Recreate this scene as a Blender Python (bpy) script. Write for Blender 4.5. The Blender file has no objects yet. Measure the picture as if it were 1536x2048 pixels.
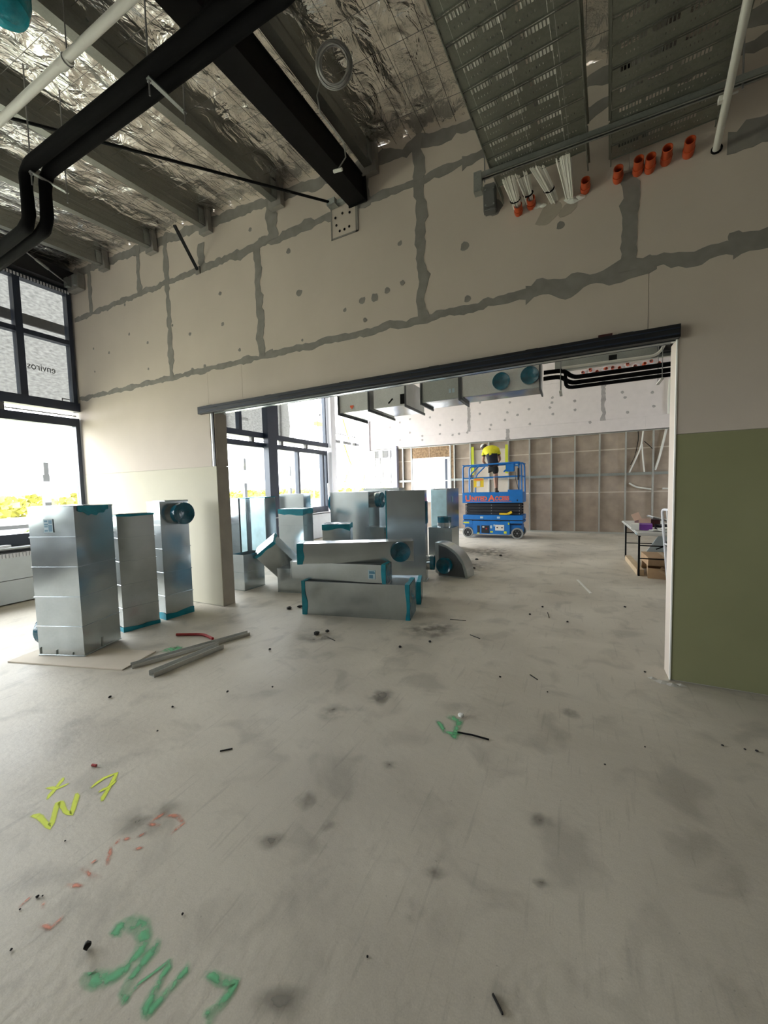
import bpy, bmesh, math, random
from mathutils import Vector, Matrix, Euler, noise

C = bpy.context.scene.collection
sc = bpy.context.scene
rnd = random.Random(7)
PI = math.pi

# ------------------------------------------------------------------ camera
cam_data = bpy.data.cameras.new('camera')
cam = bpy.data.objects.new('camera', cam_data)
C.objects.link(cam)
cam_data.sensor_fit = 'HORIZONTAL'
cam_data.sensor_width = 36.0
cam_data.lens = 764.77 / 1536.0 * 36.0
cam_data.clip_end = 1000
RX = Vector((0.89438, 0.44661, -0.02512))
RY = Vector((0.00553, -0.06720, -0.99772))
RZ = Vector((-0.44728, 0.89220, -0.06257))
cam.matrix_world = Matrix(((RX.x, -RY.x, -RZ.x, 0), (RX.y, -RY.y, -RZ.y, 0), (RX.z, -RY.z, -RZ.z, 1.6), (0, 0, 0, 1)))
sc.camera = cam

# ------------------------------------------------------------------ world, light, exposure
world = bpy.data.worlds.new('overcast_sky')
sc.world = world
world.use_nodes = True
bgn = world.node_tree.nodes['Background']
bgn.inputs[0].default_value = (0.945, 0.965, 1.0, 1)
bgn.inputs[1].default_value = 1.0

def portal(name, loc, rot, sx, sy):
    l = bpy.data.lights.new(name, 'AREA')
    l.shape = 'RECTANGLE'; l.size = sx; l.size_y = sy
    l.cycles.is_portal = True
    o = bpy.data.objects.new(name, l); C.objects.link(o)
    o.location = loc; o.rotation_euler = rot
portal('sky_portal', (6.12, 11.0, 1.8), (0, PI/2, 0), 1.7, 1.7)
portal('sky_portal', (-7.98, 4.6, 2.9), (0, -PI/2, 0), 4.6, 18.6)

sc.view_settings.view_transform = 'Standard'
sc.view_settings.look = 'None'
sc.view_settings.gamma = 1.0
sc.view_settings.use_curve_mapping = False
sc.view_settings.exposure = 4.1

# ------------------------------------------------------------------ materials
def mat(name, col, rough=0.6, metal=0.0, spec=0.5, noise_amt=0.0, noise_scale=6.0, bump=0.0, bump_scale=40.0, detail=6.0, transmission=0.0):
    m = bpy.data.materials.new(name); m.use_nodes = True
    nt = m.node_tree; b = nt.nodes['Principled BSDF']
    b.inputs['Roughness'].default_value = rough
    b.inputs['Metallic'].default_value = metal
    b.inputs['Specular IOR Level'].default_value = spec
    b.inputs['Base Color'].default_value = (*col, 1)
    if transmission: b.inputs['Transmission Weight'].default_value = transmission
    if noise_amt or bump:
        tc = nt.nodes.new('ShaderNodeTexCoord')
    if noise_amt:
        n = nt.nodes.new('ShaderNodeTexNoise'); n.inputs['Scale'].default_value = noise_scale; n.inputs['Detail'].default_value = detail
        nt.links.new(tc.outputs['Object'], n.inputs['Vector'])
        r = nt.nodes.new('ShaderNodeValToRGB')
        r.color_ramp.elements[0].position = 0.3; r.color_ramp.elements[1].position = 0.7
        r.color_ramp.elements[0].color = (*[c*(1-noise_amt) for c in col], 1)
        r.color_ramp.elements[1].color = (*[min(1, c*(1+noise_amt)) for c in col], 1)
        nt.links.new(n.outputs['Fac'], r.inputs['Fac']); nt.links.new(r.outputs['Color'], b.inputs['Base Color'])
    if bump:
        n2 = nt.nodes.new('ShaderNodeTexNoise'); n2.inputs['Scale'].default_value = bump_scale; n2.inputs['Detail'].default_value = 4
        nt.links.new(tc.outputs['Object'], n2.inputs['Vector'])
        bp = nt.nodes.new('ShaderNodeBump'); bp.inputs['Strength'].default_value = bump; bp.inputs['Distance'].default_value = 0.01
        nt.links.new(n2.outputs['Fac'], bp.inputs['Height']); nt.links.new(bp.outputs['Normal'], b.inputs['Normal'])
    return m

M = {}
M['board_white'] = mat('white_plasterboard', (0.60, 0.525, 0.455), 0.85, spec=0.2, noise_amt=0.04, noise_scale=1.5)
M['board_cream'] = mat('cream_plasterboard', (0.60, 0.56, 0.45), 0.85, spec=0.2, noise_amt=0.04, noise_scale=1.5)
M['board_olive'] = mat('olive_plasterboard', (0.275, 0.275, 0.15), 0.85, spec=0.2, noise_amt=0.06, noise_scale=1.5)
M['board_pink'] = mat('pink_plasterboard', (0.76, 0.695, 0.695), 0.85, spec=0.2, noise_amt=0.03)
M['board_new'] = mat('new_plasterboard', (0.62, 0.55, 0.46), 0.85, spec=0.2, noise_amt=0.03)
M['board_tan'] = mat('tan_jamb_board', (0.42, 0.37, 0.31), 0.85, spec=0.2, noise_amt=0.08, noise_scale=5)
M['board_back'] = mat('brown_board_back', (0.41, 0.335, 0.275), 0.9, spec=0.1, noise_amt=0.16, noise_scale=3)
M['compound'] = mat('grey_jointing_compound', (0.255, 0.24, 0.22), 0.8, spec=0.25, noise_amt=0.12, noise_scale=9)
M['compound_far'] = mat('pale_jointing_compound', (0.40, 0.37, 0.37), 0.8, spec=0.25, noise_amt=0.12, noise_scale=9)
M['paper_tape'] = mat('white_paper_tape', (0.62, 0.55, 0.47), 0.8)
M['dim_wall'] = mat('grey_block_wall', (0.22, 0.21, 0.19), 0.9)
M['print_grey'] = mat('faded_print', (0.035, 0.035, 0.035), 0.8)
M['core'] = mat('gypsum_core', (0.5, 0.48, 0.44), 0.9)
M['corner_bead'] = mat('white_corner_bead', (0.85, 0.84, 0.80), 0.5)
M['frame'] = mat('charcoal_window_frame', (0.022, 0.031, 0.055), 0.4, noise_amt=0.05)
M['black_steel'] = mat('black_painted_steel', (0.006, 0.006, 0.0065), 0.55, spec=0.15, noise_amt=0.2, noise_scale=12)
M['black_rubber'] = mat('black_foam_insulation', (0.006, 0.006, 0.0065), 0.85, spec=0.1, bump=0.15, bump_scale=60)
M['track'] = mat('dark_door_track', (0.010, 0.0105, 0.013), 0.45)
M['white_plastic'] = mat('white_plastic', (0.72, 0.71, 0.66), 0.4)
M['white_cable'] = mat('white_cable_sheath', (0.86, 0.85, 0.78), 0.5)
M['orange'] = mat('orange_conduit', (0.52, 0.085, 0.028), 0.45, noise_amt=0.1)
M['grey_plastic'] = mat('grey_plastic', (0.16, 0.16, 0.155), 0.5)
M['rod'] = mat('zinc_rod', (0.32, 0.32, 0.32), 0.45, 0.8)
M['wire'] = mat('grey_wire', (0.34, 0.335, 0.32), 0.4, 0.4)
M['mesh_wire'] = mat('roof_safety_mesh_wire', (0.16, 0.15, 0.14), 0.5, 0.6)
M['blue'] = mat('blue_lift_paint', (0.008, 0.16, 0.50), 0.4, noise_amt=0.08)
M['lift_dark'] = mat('dark_scissor_steel', (0.014, 0.015, 0.020), 0.5)
M['orange_decal'] = mat('orange_lettering', (0.75, 0.13, 0.05), 0.5)
M['yellow'] = mat('yellow_plastic', (0.80, 0.55, 0.02), 0.45)
M['hi_vis'] = mat('hi_vis_yellow_cloth', (0.66, 0.60, 0.02), 0.8, noise_amt=0.1, noise_scale=20, bump=0.3, bump_scale=12)
M['navy'] = mat('navy_cloth', (0.012, 0.013, 0.028), 0.85, bump=0.3, bump_scale=12)
M['black_cloth'] = mat('black_cloth', (0.012, 0.012, 0.012), 0.9)
M['skin'] = mat('skin', (0.42, 0.23, 0.16), 0.55)
M['hair'] = mat('dark_hair', (0.03, 0.02, 0.015), 0.8)
M['boot'] = mat('brown_boot_leather', (0.09, 0.055, 0.035), 0.7)
M['white_cap'] = mat('white_cap_cloth', (0.72, 0.72, 0.70), 0.6)
M['tyre'] = mat('grey_tyre', (0.28, 0.28, 0.27), 0.7)
M['hub'] = mat('black_hub', (0.012, 0.012, 0.014), 0.5)
M['cardboard'] = mat('cardboard', (0.42, 0.28, 0.16), 0.85, noise_amt=0.08)
M['timber'] = mat('pale_timber', (0.55, 0.42, 0.27), 0.7, noise_amt=0.12, noise_scale=8)
M['table_top'] = mat('grey_white_table_plastic', (0.56, 0.55, 0.52), 0.5, noise_amt=0.05)
M['purple'] = mat('purple_carton', (0.16, 0.03, 0.28), 0.5)
M['peach'] = mat('peach_carton', (0.75, 0.52, 0.40), 0.6)
M['maroon'] = mat('maroon_carton', (0.06, 0.012, 0.012), 0.6)
M['paleblue'] = mat('pale_blue_board', (0.42, 0.50, 0.54), 0.6)
M['debris'] = mat('dark_debris', (0.018, 0.016, 0.014), 0.8)
M['white_debris'] = mat('white_debris', (0.75, 0.74, 0.70), 0.8)
M['red'] = mat('red_plastic', (0.36, 0.015, 0.015), 0.5)
M['label'] = mat('pale_label', (0.42, 0.55, 0.60), 0.5)
M['label_print'] = mat('label_print', (0.08, 0.22, 0.32), 0.5)
M['hivis_tape'] = mat('yellow_green_tape', (0.55, 0.60, 0.03), 0.6)
M['insulation'] = mat('brown_batt', (0.33, 0.22, 0.13), 0.95, noise_amt=0.4, noise_scale=14, bump=0.8, bump_scale=20)
M['shade'] = mat('white_corrugated_sheet', (0.72, 0.72, 0.72), 0.6)
M['white_paint'] = mat('white_painted_steel', (0.72, 0.72, 0.76), 0.5)
M['lilac'] = mat('lilac_column_paint', (0.40, 0.40, 0.50), 0.6)
M['scaf_orange'] = mat('orange_scaffold_fitting', (0.70, 0.27, 0.02), 0.5)
M['zinc'] = mat('galvanised_scaffold_tube', (0.45, 0.46, 0.47), 0.45, 0.6)
M['ground'] = mat('dry_scrub_ground', (0.46, 0.45, 0.34), 0.95, spec=0.1, noise_amt=0.5, noise_scale=0.35)
M['road'] = mat('grey_road', (0.20, 0.20, 0.22), 0.9)
M['leaf'] = mat('yellow_green_leaves', (0.33, 0.31, 0.06), 0.8, spec=0.2, noise_amt=0.4, noise_scale=1.2)
M['leaf_near'] = mat('pale_green_leaves', (0.38, 0.41, 0.24), 0.8, spec=0.2, noise_amt=0.4, noise_scale=3)
M['post'] = mat('grey_post', (0.20, 0.20, 0.20), 0.7)
M['sill_panel'] = mat('white_sill_panel', (0.60, 0.64, 0.68), 0.5, noise_amt=0.05)

def galv(name, col, rough, spangle=1.0, wav=0.25, wscale=2.5):
    m = bpy.data.materials.new(name); m.use_nodes = True
    nt = m.node_tree; b = nt.nodes['Principled BSDF']; L = nt.links
    tc = nt.nodes.new('ShaderNodeTexCoord')
    v = nt.nodes.new('ShaderNodeTexVoronoi'); v.inputs['Scale'].default_value = 90
    L.new(tc.outputs['Object'], v.inputs['Vector'])
    n = nt.nodes.new('ShaderNodeTexNoise'); n.inputs['Scale'].default_value = 3; n.inputs['Detail'].default_value = 5
    L.new(tc.outputs['Object'], n.inputs['Vector'])
    mx = nt.nodes.new('ShaderNodeMath'); mx.operation = 'MULTIPLY_ADD'
    sep = nt.nodes.new('ShaderNodeSeparateColor'); L.new(v.outputs['Color'], sep.inputs[0])
    L.new(sep.outputs[0], mx.inputs[0]); mx.inputs[1].default_value = 0.35*spangle; L.new(n.outputs['Fac'], mx.inputs[2])
    r = nt.nodes.new('ShaderNodeValToRGB')
    r.color_ramp.elements[0].position = 0.3; r.color_ramp.elements[1].position = 0.95
    r.color_ramp.elements[0].color = (*[c*0.82 for c in col], 1); r.color_ramp.elements[1].color = (*[min(1, c*1.15) for c in col], 1)
    L.new(mx.outputs[0], r.inputs['Fac']); L.new(r.outputs['Color'], b.inputs['Base Color'])
    b.inputs['Metallic'].default_value = 0.88
    rr = nt.nodes.new('ShaderNodeMapRange'); rr.inputs['To Min'].default_value = rough*0.8; rr.inputs['To Max'].default_value = rough*1.25
    L.new(n.outputs['Fac'], rr.inputs['Value']); L.new(rr.outputs[0], b.inputs['Roughness'])
    n2 = nt.nodes.new('ShaderNodeTexNoise'); n2.inputs['Scale'].default_value = wscale; n2.inputs['Detail'].default_value = 1
    L.new(tc.outputs['Object'], n2.inputs['Vector'])
    bp = nt.nodes.new('ShaderNodeBump'); bp.inputs['Strength'].default_value = wav; bp.inputs['Distance'].default_value = 0.05
    L.new(n2.outputs['Fac'], bp.inputs['Height']); L.new(bp.outputs['Normal'], b.inputs['Normal'])
    return m
M['galv'] = galv('galvanised_duct_sheet', (0.50, 0.545, 0.565), 0.19, 0.35, 0.06)
M['galv_dull'] = galv('dull_galvanised_steel', (0.40, 0.42, 0.40), 0.5, 0.6, 0.05)
M['galv_unit'] = galv('galvanised_unit_casing', (0.62, 0.63, 0.62), 0.5, 0.5, 0.05)
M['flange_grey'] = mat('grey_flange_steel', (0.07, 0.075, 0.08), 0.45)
M['galv_tray'] = galv('galvanised_tray_steel', (0.27, 0.28, 0.24), 0.5, 0.6, 0.02)
M['galv_stud'] = galv('galvanised_stud', (0.60, 0.60, 0.57), 0.5, 0.5, 0.02)
M['purlin'] = galv('galvanised_purlin', (0.30, 0.305, 0.28), 0.45, 0.5, 0.03)

def film(name, col):
    m = mat(name, col, 0.16, spec=0.7, noise_amt=0.35, noise_scale=9, bump=0.9, bump_scale=14)
    return m
M['teal'] = film('teal_plastic_film', (0.0, 0.10, 0.16))
M['teal_bright'] = film('bright_teal_film', (0.0, 0.30, 0.38))
M['pale_film_and_reflection'] = mat('pale_blue_film_and_reflection', (0.48, 0.68, 0.74), 0.25, noise_amt=0.15, noise_scale=4, bump=0.4, bump_scale=6)  # film on one duct, painted blue reflection on two others
M['teal_tape'] = mat('teal_duct_tape', (0.0, 0.24, 0.32), 0.4, noise_amt=0.2, noise_scale=10)

def foil_mat():
    m = bpy.data.materials.new('silver_roof_foil'); m.use_nodes = True
    nt = m.node_tree; b = nt.nodes['Principled BSDF']; L = nt.links
    b.inputs['Base Color'].default_value = (0.97, 0.955, 0.92, 1)
    b.inputs['Metallic'].default_value = 1.0; b.inputs['Roughness'].default_value = 0.20
    tc = nt.nodes.new('ShaderNodeTexCoord')
    mp = nt.nodes.new('ShaderNodeMapping'); mp.inputs['Scale'].default_value = (1.6, 1.0, 1.0); mp.inputs['Rotation'].default_value = (0, 0, 0.5)
    L.new(tc.outputs['Object'], mp.inputs['Vector'])
    n = nt.nodes.new('ShaderNodeTexNoise'); n.inputs['Scale'].default_value = 3.2; n.inputs['Detail'].default_value = 4; n.inputs['Distortion'].default_value = 1.6
    L.new(mp.outputs[0], n.inputs['Vector'])
    bp = nt.nodes.new('ShaderNodeBump'); bp.inputs['Strength'].default_value = 0.65; bp.inputs['Distance'].default_value = 0.06
    L.new(n.outputs['Fac'], bp.inputs['Height']); L.new(bp.outputs['Normal'], b.inputs['Normal'])
    return m
M['foil'] = foil_mat()

def glass_mat(name='window_glass', tint=(0.96, 0.98, 0.98)):
    m = bpy.data.materials.new(name); m.use_nodes = True
    nt = m.node_tree; nt.nodes.clear(); L = nt.links
    out = nt.nodes.new('ShaderNodeOutputMaterial'); mix = nt.nodes.new('ShaderNodeMixShader')
    lw = nt.nodes.new('ShaderNodeLayerWeight'); lw.inputs['Blend'].default_value = 0.5
    pw = nt.nodes.new('ShaderNodeMath'); pw.operation = 'POWER'; L.new(lw.outputs['Facing'], pw.inputs[0]); pw.inputs[1].default_value = 5.0
    fr = nt.nodes.new('ShaderNodeMath'); fr.operation = 'MULTIPLY_ADD'; L.new(pw.outputs[0], fr.inputs[0]); fr.inputs[1].default_value = 0.9; fr.inputs[2].default_value = 0.04
    tr = nt.nodes.new('ShaderNodeBsdfTransparent'); tr.inputs[0].default_value = (*tint, 1)
    gl = nt.nodes.new('ShaderNodeBsdfGlossy'); gl.inputs['Roughness'].default_value = 0.02
    L.new(fr.outputs[0], mix.inputs[0]); L.new(tr.outputs[0], mix.inputs[1]); L.new(gl.outputs[0], mix.inputs[2]); L.new(mix.outputs[0], out.inputs[0])
    return m
M['glass'] = glass_mat()

def membrane_mat():
    m = bpy.data.materials.new('grey_building_wrap'); m.use_nodes = True
    nt = m.node_tree; nt.nodes.clear(); L = nt.links
    out = nt.nodes.new('ShaderNodeOutputMaterial'); mix = nt.nodes.new('ShaderNodeMixShader'); mix.inputs[0].default_value = 0.45
    tc = nt.nodes.new('ShaderNodeTexCoord')
    n = nt.nodes.new('ShaderNodeTexNoise'); n.inputs['Scale'].default_value = 14; n.inputs['Detail'].default_value = 8
    mp = nt.nodes.new('ShaderNodeMapping'); mp.inputs['Scale'].default_value = (1, 1, 2.5)
    L.new(tc.outputs['Object'], mp.inputs[0]); L.new(mp.outputs[0], n.inputs['Vector'])
    r = nt.nodes.new('ShaderNodeValToRGB'); r.color_ramp.elements[0].color = (0.085, 0.082, 0.08, 1); r.color_ramp.elements[1].color = (0.16, 0.155, 0.15, 1)
    r.color_ramp.elements[0].position = 0.3; r.color_ramp.elements[1].position = 0.7
    L.new(n.outputs['Fac'], r.inputs[0])
    d = nt.nodes.new('ShaderNodeBsdfDiffuse'); t = nt.nodes.new('ShaderNodeBsdfTranslucent')
    L.new(r.outputs[0], d.inputs[0]); L.new(r.outputs[0], t.inputs[0])
    L.new(d.outputs[0], mix.inputs[1]); L.new(t.outputs[0], mix.inputs[2]); L.new(mix.outputs[0], out.inputs[0])
    return m
M['membrane'] = membrane_mat()
M['membrane_shadow'] = mat('rail_shadow_grey', (0.16, 0.155, 0.15), 0.8)

def floor_mat():
    m = bpy.data.materials.new('dusty_concrete'); m.use_nodes = True
    nt = m.node_tree; b = nt.nodes['Principled BSDF']; L = nt.links; N = nt.nodes.new
    tc = N('ShaderNodeTexCoord')
    def nz(scale, detail, sc3=(1, 1, 1), rot=0.0, dist=0.0):
        mp = N('ShaderNodeMapping'); mp.inputs['Scale'].default_value = sc3; mp.inputs['Rotation'].default_value = (0, 0, rot)
        L.new(tc.outputs['Object'], mp.inputs[0])
        n = N('ShaderNodeTexNoise'); n.inputs['Scale'].default_value = scale; n.inputs['Detail'].default_value = detail; n.inputs['Distortion'].default_value = dist
        L.new(mp.outputs[0], n.inputs['Vector']); return n
    def ramp(n, p0, c0, p1, c1):
        r = N('ShaderNodeValToRGB'); e = r.color_ramp.elements
        e[0].position = p0; e[0].color = c0; e[1].position = p1; e[1].color = c1
        L.new(n.outputs['Fac'], r.inputs[0]); return r
    def mul(a, c, f=1.0):
        x = N('ShaderNodeMix'); x.data_type = 'RGBA'; x.blend_type = 'MULTIPLY'; x.inputs[0].default_value = f
        L.new(a, x.inputs[6]); L.new(c, x.inputs[7]); return x.outputs[2]
    g = lambda v: (v, v, v, 1)
    base = ramp(nz(0.9, 8, dist=0.4), 0.32, (0.47, 0.425, 0.355, 1), 0.70, (0.62, 0.57, 0.485, 1))
    dirt = ramp(nz(0.55, 10, dist=0.8), 0.30, g(0.62), 0.48, g(1.0))
    scuff = ramp(nz(3.2, 12, dist=0.6), 0.33, g(0.66), 0.47, g(1.0))
    scr = ramp(nz(5.0, 6, (7, 0.55, 1), -0.35, 0.3), 0.30, g(0.72), 0.40, g(1.0))
    scr2 = ramp(nz(7.0, 5, (0.5, 6, 1), -0.75, 0.5), 0.68, g(1.0), 0.80, g(0.78))
    spk = ramp(nz(60, 3), 0.24, g(0.55), 0.30, g(1.0))
    fine = ramp(nz(180, 2), 0.2, g(0.88), 0.8, g(1.1))
    c = mul(base.outputs[0], dirt.outputs[0], 0.50)
    c = mul(c, scuff.outputs[0], 0.6); c = mul(c, scr.outputs[0], 0.45); c = mul(c, scr2.outputs[0], 0.6); c = mul(c, spk.outputs[0], 0.6); c = mul(c, fine.outputs[0], 0.8)
    L.new(c, b.inputs['Base Color'])
    rr = N('ShaderNodeMapRange'); rr.inputs['To Min'].default_value = 0.42; rr.inputs['To Max'].default_value = 0.75
    L.new(nz(1.3, 8).outputs['Fac'], rr.inputs['Value']); L.new(rr.outputs[0], b.inputs['Roughness'])
    bp = N('ShaderNodeBump'); bp.inputs['Strength'].default_value = 0.25; bp.inputs['Distance'].default_value = 0.01
    L.new(nz(25, 8).outputs['Fac'], bp.inputs['Height']); L.new(bp.outputs['Normal'], b.inputs['Normal'])
    b.inputs['Specular IOR Level'].default_value = 0.45
    return m
M['floor'] = floor_mat()

def worn_mark(name, col, cover, edge=0.55, scale=26, rough=0.7):
    """flat mark (spray paint, stain) whose edge and wear come from UV and noise"""
    m = bpy.data.materials.new(name); m.use_nodes = True
    nt = m.node_tree; b = nt.nodes['Principled BSDF']; L = nt.links; N = nt.nodes.new
    out = nt.nodes['Material Output']
    b.inputs['Base Color'].default_value = (*col, 1); b.inputs['Roughness'].default_value = rough
    tc = N('ShaderNodeTexCoord'); n = N('ShaderNodeTexNoise'); n.inputs['Scale'].default_value = scale; n.inputs['Detail'].default_value = 9
    L.new(tc.outputs['Object'], n.inputs['Vector'])
    s = N('ShaderNodeSeparateXYZ'); L.new(tc.outputs['UV'], s.inputs[0])
    # uv y: 0 at the middle of the mark, 1 at its rim
    a = N('ShaderNodeMapRange'); a.inputs['From Min'].default_value = 1.0; a.inputs['From Max'].default_value = 1.0-edge
    L.new(s.outputs['Y'], a.inputs['Value'])
    k = N('ShaderNodeMapRange'); k.inputs['From Min'].default_value = 0.36; k.inputs['From Max'].default_value = 0.62
    L.new(n.outputs['Fac'], k.inputs['Value'])
    k2 = N('ShaderNodeMath'); k2.operation = 'ADD'; k2.inputs[1].default_value = cover; L.new(k.outputs[0], k2.inputs[0]); k2.use_clamp = True
    mm = N('ShaderNodeMath'); mm.operation = 'MULTIPLY'; L.new(a.outputs[0], mm.inputs[0]); L.new(k2.outputs[0], mm.inputs[1])
    m3 = N('ShaderNodeMath'); m3.operation = 'MULTIPLY'; L.new(mm.outputs[0], m3.inputs[0]); m3.inputs[1].default_value = 0.9
    tr = N('ShaderNodeBsdfTransparent'); mix = N('ShaderNodeMixShader')
    L.new(m3.outputs[0], mix.inputs[0]); L.new(tr.outputs[0], mix.inputs[1]); L.new(b.outputs[0], mix.inputs[2]); L.new(mix.outputs[0], out.inputs[0])
    return m
M['paint_yellow'] = worn_mark('yellow_spray_paint', (0.75, 0.85, 0.05), 0.9, 0.5)
M['paint_green'] = worn_mark('green_spray_paint', (0.15, 0.54, 0.26), 0.32, 0.88)
M['paint_pink'] = worn_mark('faded_pink_spray_paint', (0.75, 0.28, 0.18), 0.05, 0.8)
M['stain'] = worn_mark('dark_floor_stain', (0.27, 0.245, 0.205), 0.0, 1.0, 8)

# ------------------------------------------------------------------ mesh helpers
class MB:
    def __init__(s): s.v = []; s.f = []; s.mi = []; s.cur = 0; s.uv = {}
    def add(s, vs, fs):
        o = len(s.v); s.v += [tuple(v) for v in vs]
        for f in fs: s.f.append(tuple(o+i for i in f)); s.mi.append(s.cur)
        return o
    def box(s, lo, hi, mtx=None):
        (a, b, c), (d, e, f) = lo, hi
        vs = [Vector(p) for p in ((a,b,c),(d,b,c),(d,e,c),(a,e,c),(a,b,f),(d,b,f),(d,e,f),(a,e,f))]
        if mtx is not None: vs = [mtx @ v for v in vs]
        s.add(vs, [(0,3,2,1),(4,5,6,7),(0,1,5,4),(1,2,6,5),(2,3,7,6),(3,0,4,7)])
        return s
    def bar(s, p0, p1, w, h, up=(0,0,1)):
        p0 = Vector(p0); p1 = Vector(p1); d = (p1-p0); L = d.length; d.normalize()
        u = Vector(up)
        if abs(d.dot(u)) > 0.99: u = Vector((0,1,0))
        x = d.cross(u).normalized(); y = x.cross(d)
        mt = Matrix(((x.x, d.x, y.x, p0.x), (x.y, d.y, y.y, p0.y), (x.z, d.z, y.z, p0.z), (0,0,0,1)))
        return s.box((-w/2, 0, -h/2), (w/2, L, h/2), mt)
    def tube(s, path, r, n=8, cap=True, closed=False):
        P = [Vector(p) for p in path]; k = len(P)
        rs = r if isinstance(r, (list, tuple)) else [r]*k
        T = []
        for i in range(k):
            a = P[(i-1) % k] if (closed or i > 0) else P[i]; b = P[(i+1) % k] if (closed or i < k-1) else P[i]
            T.append((b-a).normalized())
        u = Vector((0,0,1)) if abs(T[0].z) < 0.9 else Vector((1,0,0))
        nx = T[0].cross(u).normalized(); vs = []
        for i in range(k):
            nx = (nx - T[i]*nx.dot(T[i])).normalized(); ny = T[i].cross(nx)
            for j in range(n):
                a = 2*PI*j/n; vs.append(P[i] + (nx*math.cos(a)+ny*math.sin(a))*rs[i])
        fs = []
        for i in range(k if closed else k-1):
            i2 = (i+1) % k
            for j in range(n): fs.append((i*n+j, i*n+(j+1) % n, i2*n+(j+1) % n, i2*n+j))
        if cap and not closed:
            fs.append(tuple(reversed(range(n)))); fs.append(tuple((k-1)*n+j for j in range(n)))
        s.add(vs, fs); return s
    def ring(s, p0, p1, ro, ri, n=16):
        """hollow pipe"""
        p0 = Vector(p0); p1 = Vector(p1); d = (p1-p0).normalized()
        u = Vector((0,0,1)) if abs(d.z) < 0.9 else Vector((1,0,0))
        x = d.cross(u).normalized(); y = d.cross(x); vs = []
        for p, r in ((p0, ro), (p1, ro), (p1, ri), (p0, ri)):
            for j in range(n):
                a = 2*PI*j/n; vs.append(p+(x*math.cos(a)+y*math.sin(a))*r)
        fs = []
        for q in range(4):
            q2 = (q+1) % 4
            for j in range(n): fs.append((q*n+j, q*n+(j+1) % n, q2*n+(j+1) % n, q2*n+j))
        s.add(vs, fs); return s
    def prism(s, pts, d, mtx=None):
        """pts: 2D outline (x,z) counter-clockwise in plane y=0; extruded along +y by d"""
        n = len(pts)
        vs = [Vector((x, 0, z)) for x, z in pts]+[Vector((x, d, z)) for x, z in pts]
        if mtx is not None: vs = [mtx @ v for v in vs]
        s.add(vs, [tuple(range(n)), tuple(reversed(range(n, 2*n)))]+[((i+1) % n, i, n+i, n+(i+1) % n) for i in range(n)])
        return s
    def build(s, name, m, parent=None, smooth=False, bevel=0.0):
        me = bpy.data.meshes.new(name); me.from_pydata(s.v, [], s.f)
        ms = m if isinstance(m, (list, tuple)) else [m]
        for q in ms: me.materials.append(q)
        if len(ms) > 1: me.polygons.foreach_set('material_index', s.mi)
        bm = bmesh.new(); bm.from_mesh(me)
        bmesh.ops.recalc_face_normals(bm, faces=bm.faces)
        if bevel: bmesh.ops.bevel(bm, geom=bm.edges[:], offset=bevel, segments=2, affect='EDGES', clamp_overlap=True)
        bm.to_mesh(me); bm.free()
        if smooth:
            me.polygons.foreach_set('use_smooth', [True]*len(me.polygons)); me.set_sharp_from_angle(angle=math.radians(40))
        o = bpy.data.objects.new(name, me); C.objects.link(o)
        if parent is not None: o.parent = parent
        return o

def thing(name, label, cat, loc=(0,0,0), rot=(0,0,0), group=None):
    o = bpy.data.objects.new(name, None); C.objects.link(o)
    o.empty_display_size = 0.1
    o.location = loc; o.rotation_euler = rot
    o['label'] = label; o['category'] = cat
    if group: o['group'] = group
    return o
def tag(o, label, cat, group=None):
    o['label'] = label; o['category'] = cat
    if group: o['group'] = group
    return o
def struct(o): o['kind'] = 'structure'; return o
def share(o, name, parent, loc=(0,0,0), rot=None, scale=None):
    c = o.copy(); c.name = name; C.objects.link(c); c.parent = parent; c.location = loc
    if rot is not None: c.rotation_euler = rot
    if scale is not None: c.scale = scale
    return c
def copy_tree(o, parent=None):
    c = o.copy(); C.objects.link(c)
    if parent is not None: c.parent = parent
    for ch in list(o.children): copy_tree(ch, c)
    return c
def bx(name, lo, hi, m, parent=None, bevel=0.0): return MB().box(lo, hi).build(name, m, parent, bevel=bevel)
def place_mesh_origin(o, loc):
    """move the origin of a top-level mesh to loc"""
    o.data.transform(Matrix.Translation(-Vector(loc))); o.location = loc; return o
def arc(c, r, a0, a1, n, u, v):
    c = Vector(c); u = Vector(u); v = Vector(v)
    return [c+u*(r*math.cos(a0+(a1-a0)*i/n))+v*(r*math.sin(a0+(a1-a0)*i/n)) for i in range(n+1)]

def roof_z(x, y): return 4.895-0.0686*x+0.08*(y-3.68)
WX = -7.70      # inner face of the window wall
WY = 3.68       # near face of the wall with the opening
FY = 13.70      # near face of the far wall

# ================================================================== STRUCTURE
# ---- floor
fl_ = struct(MB().box((-7.95, -7.2, -0.25), (6.2, 14.1, 0.0)).build('floor', M['floor']))

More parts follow.
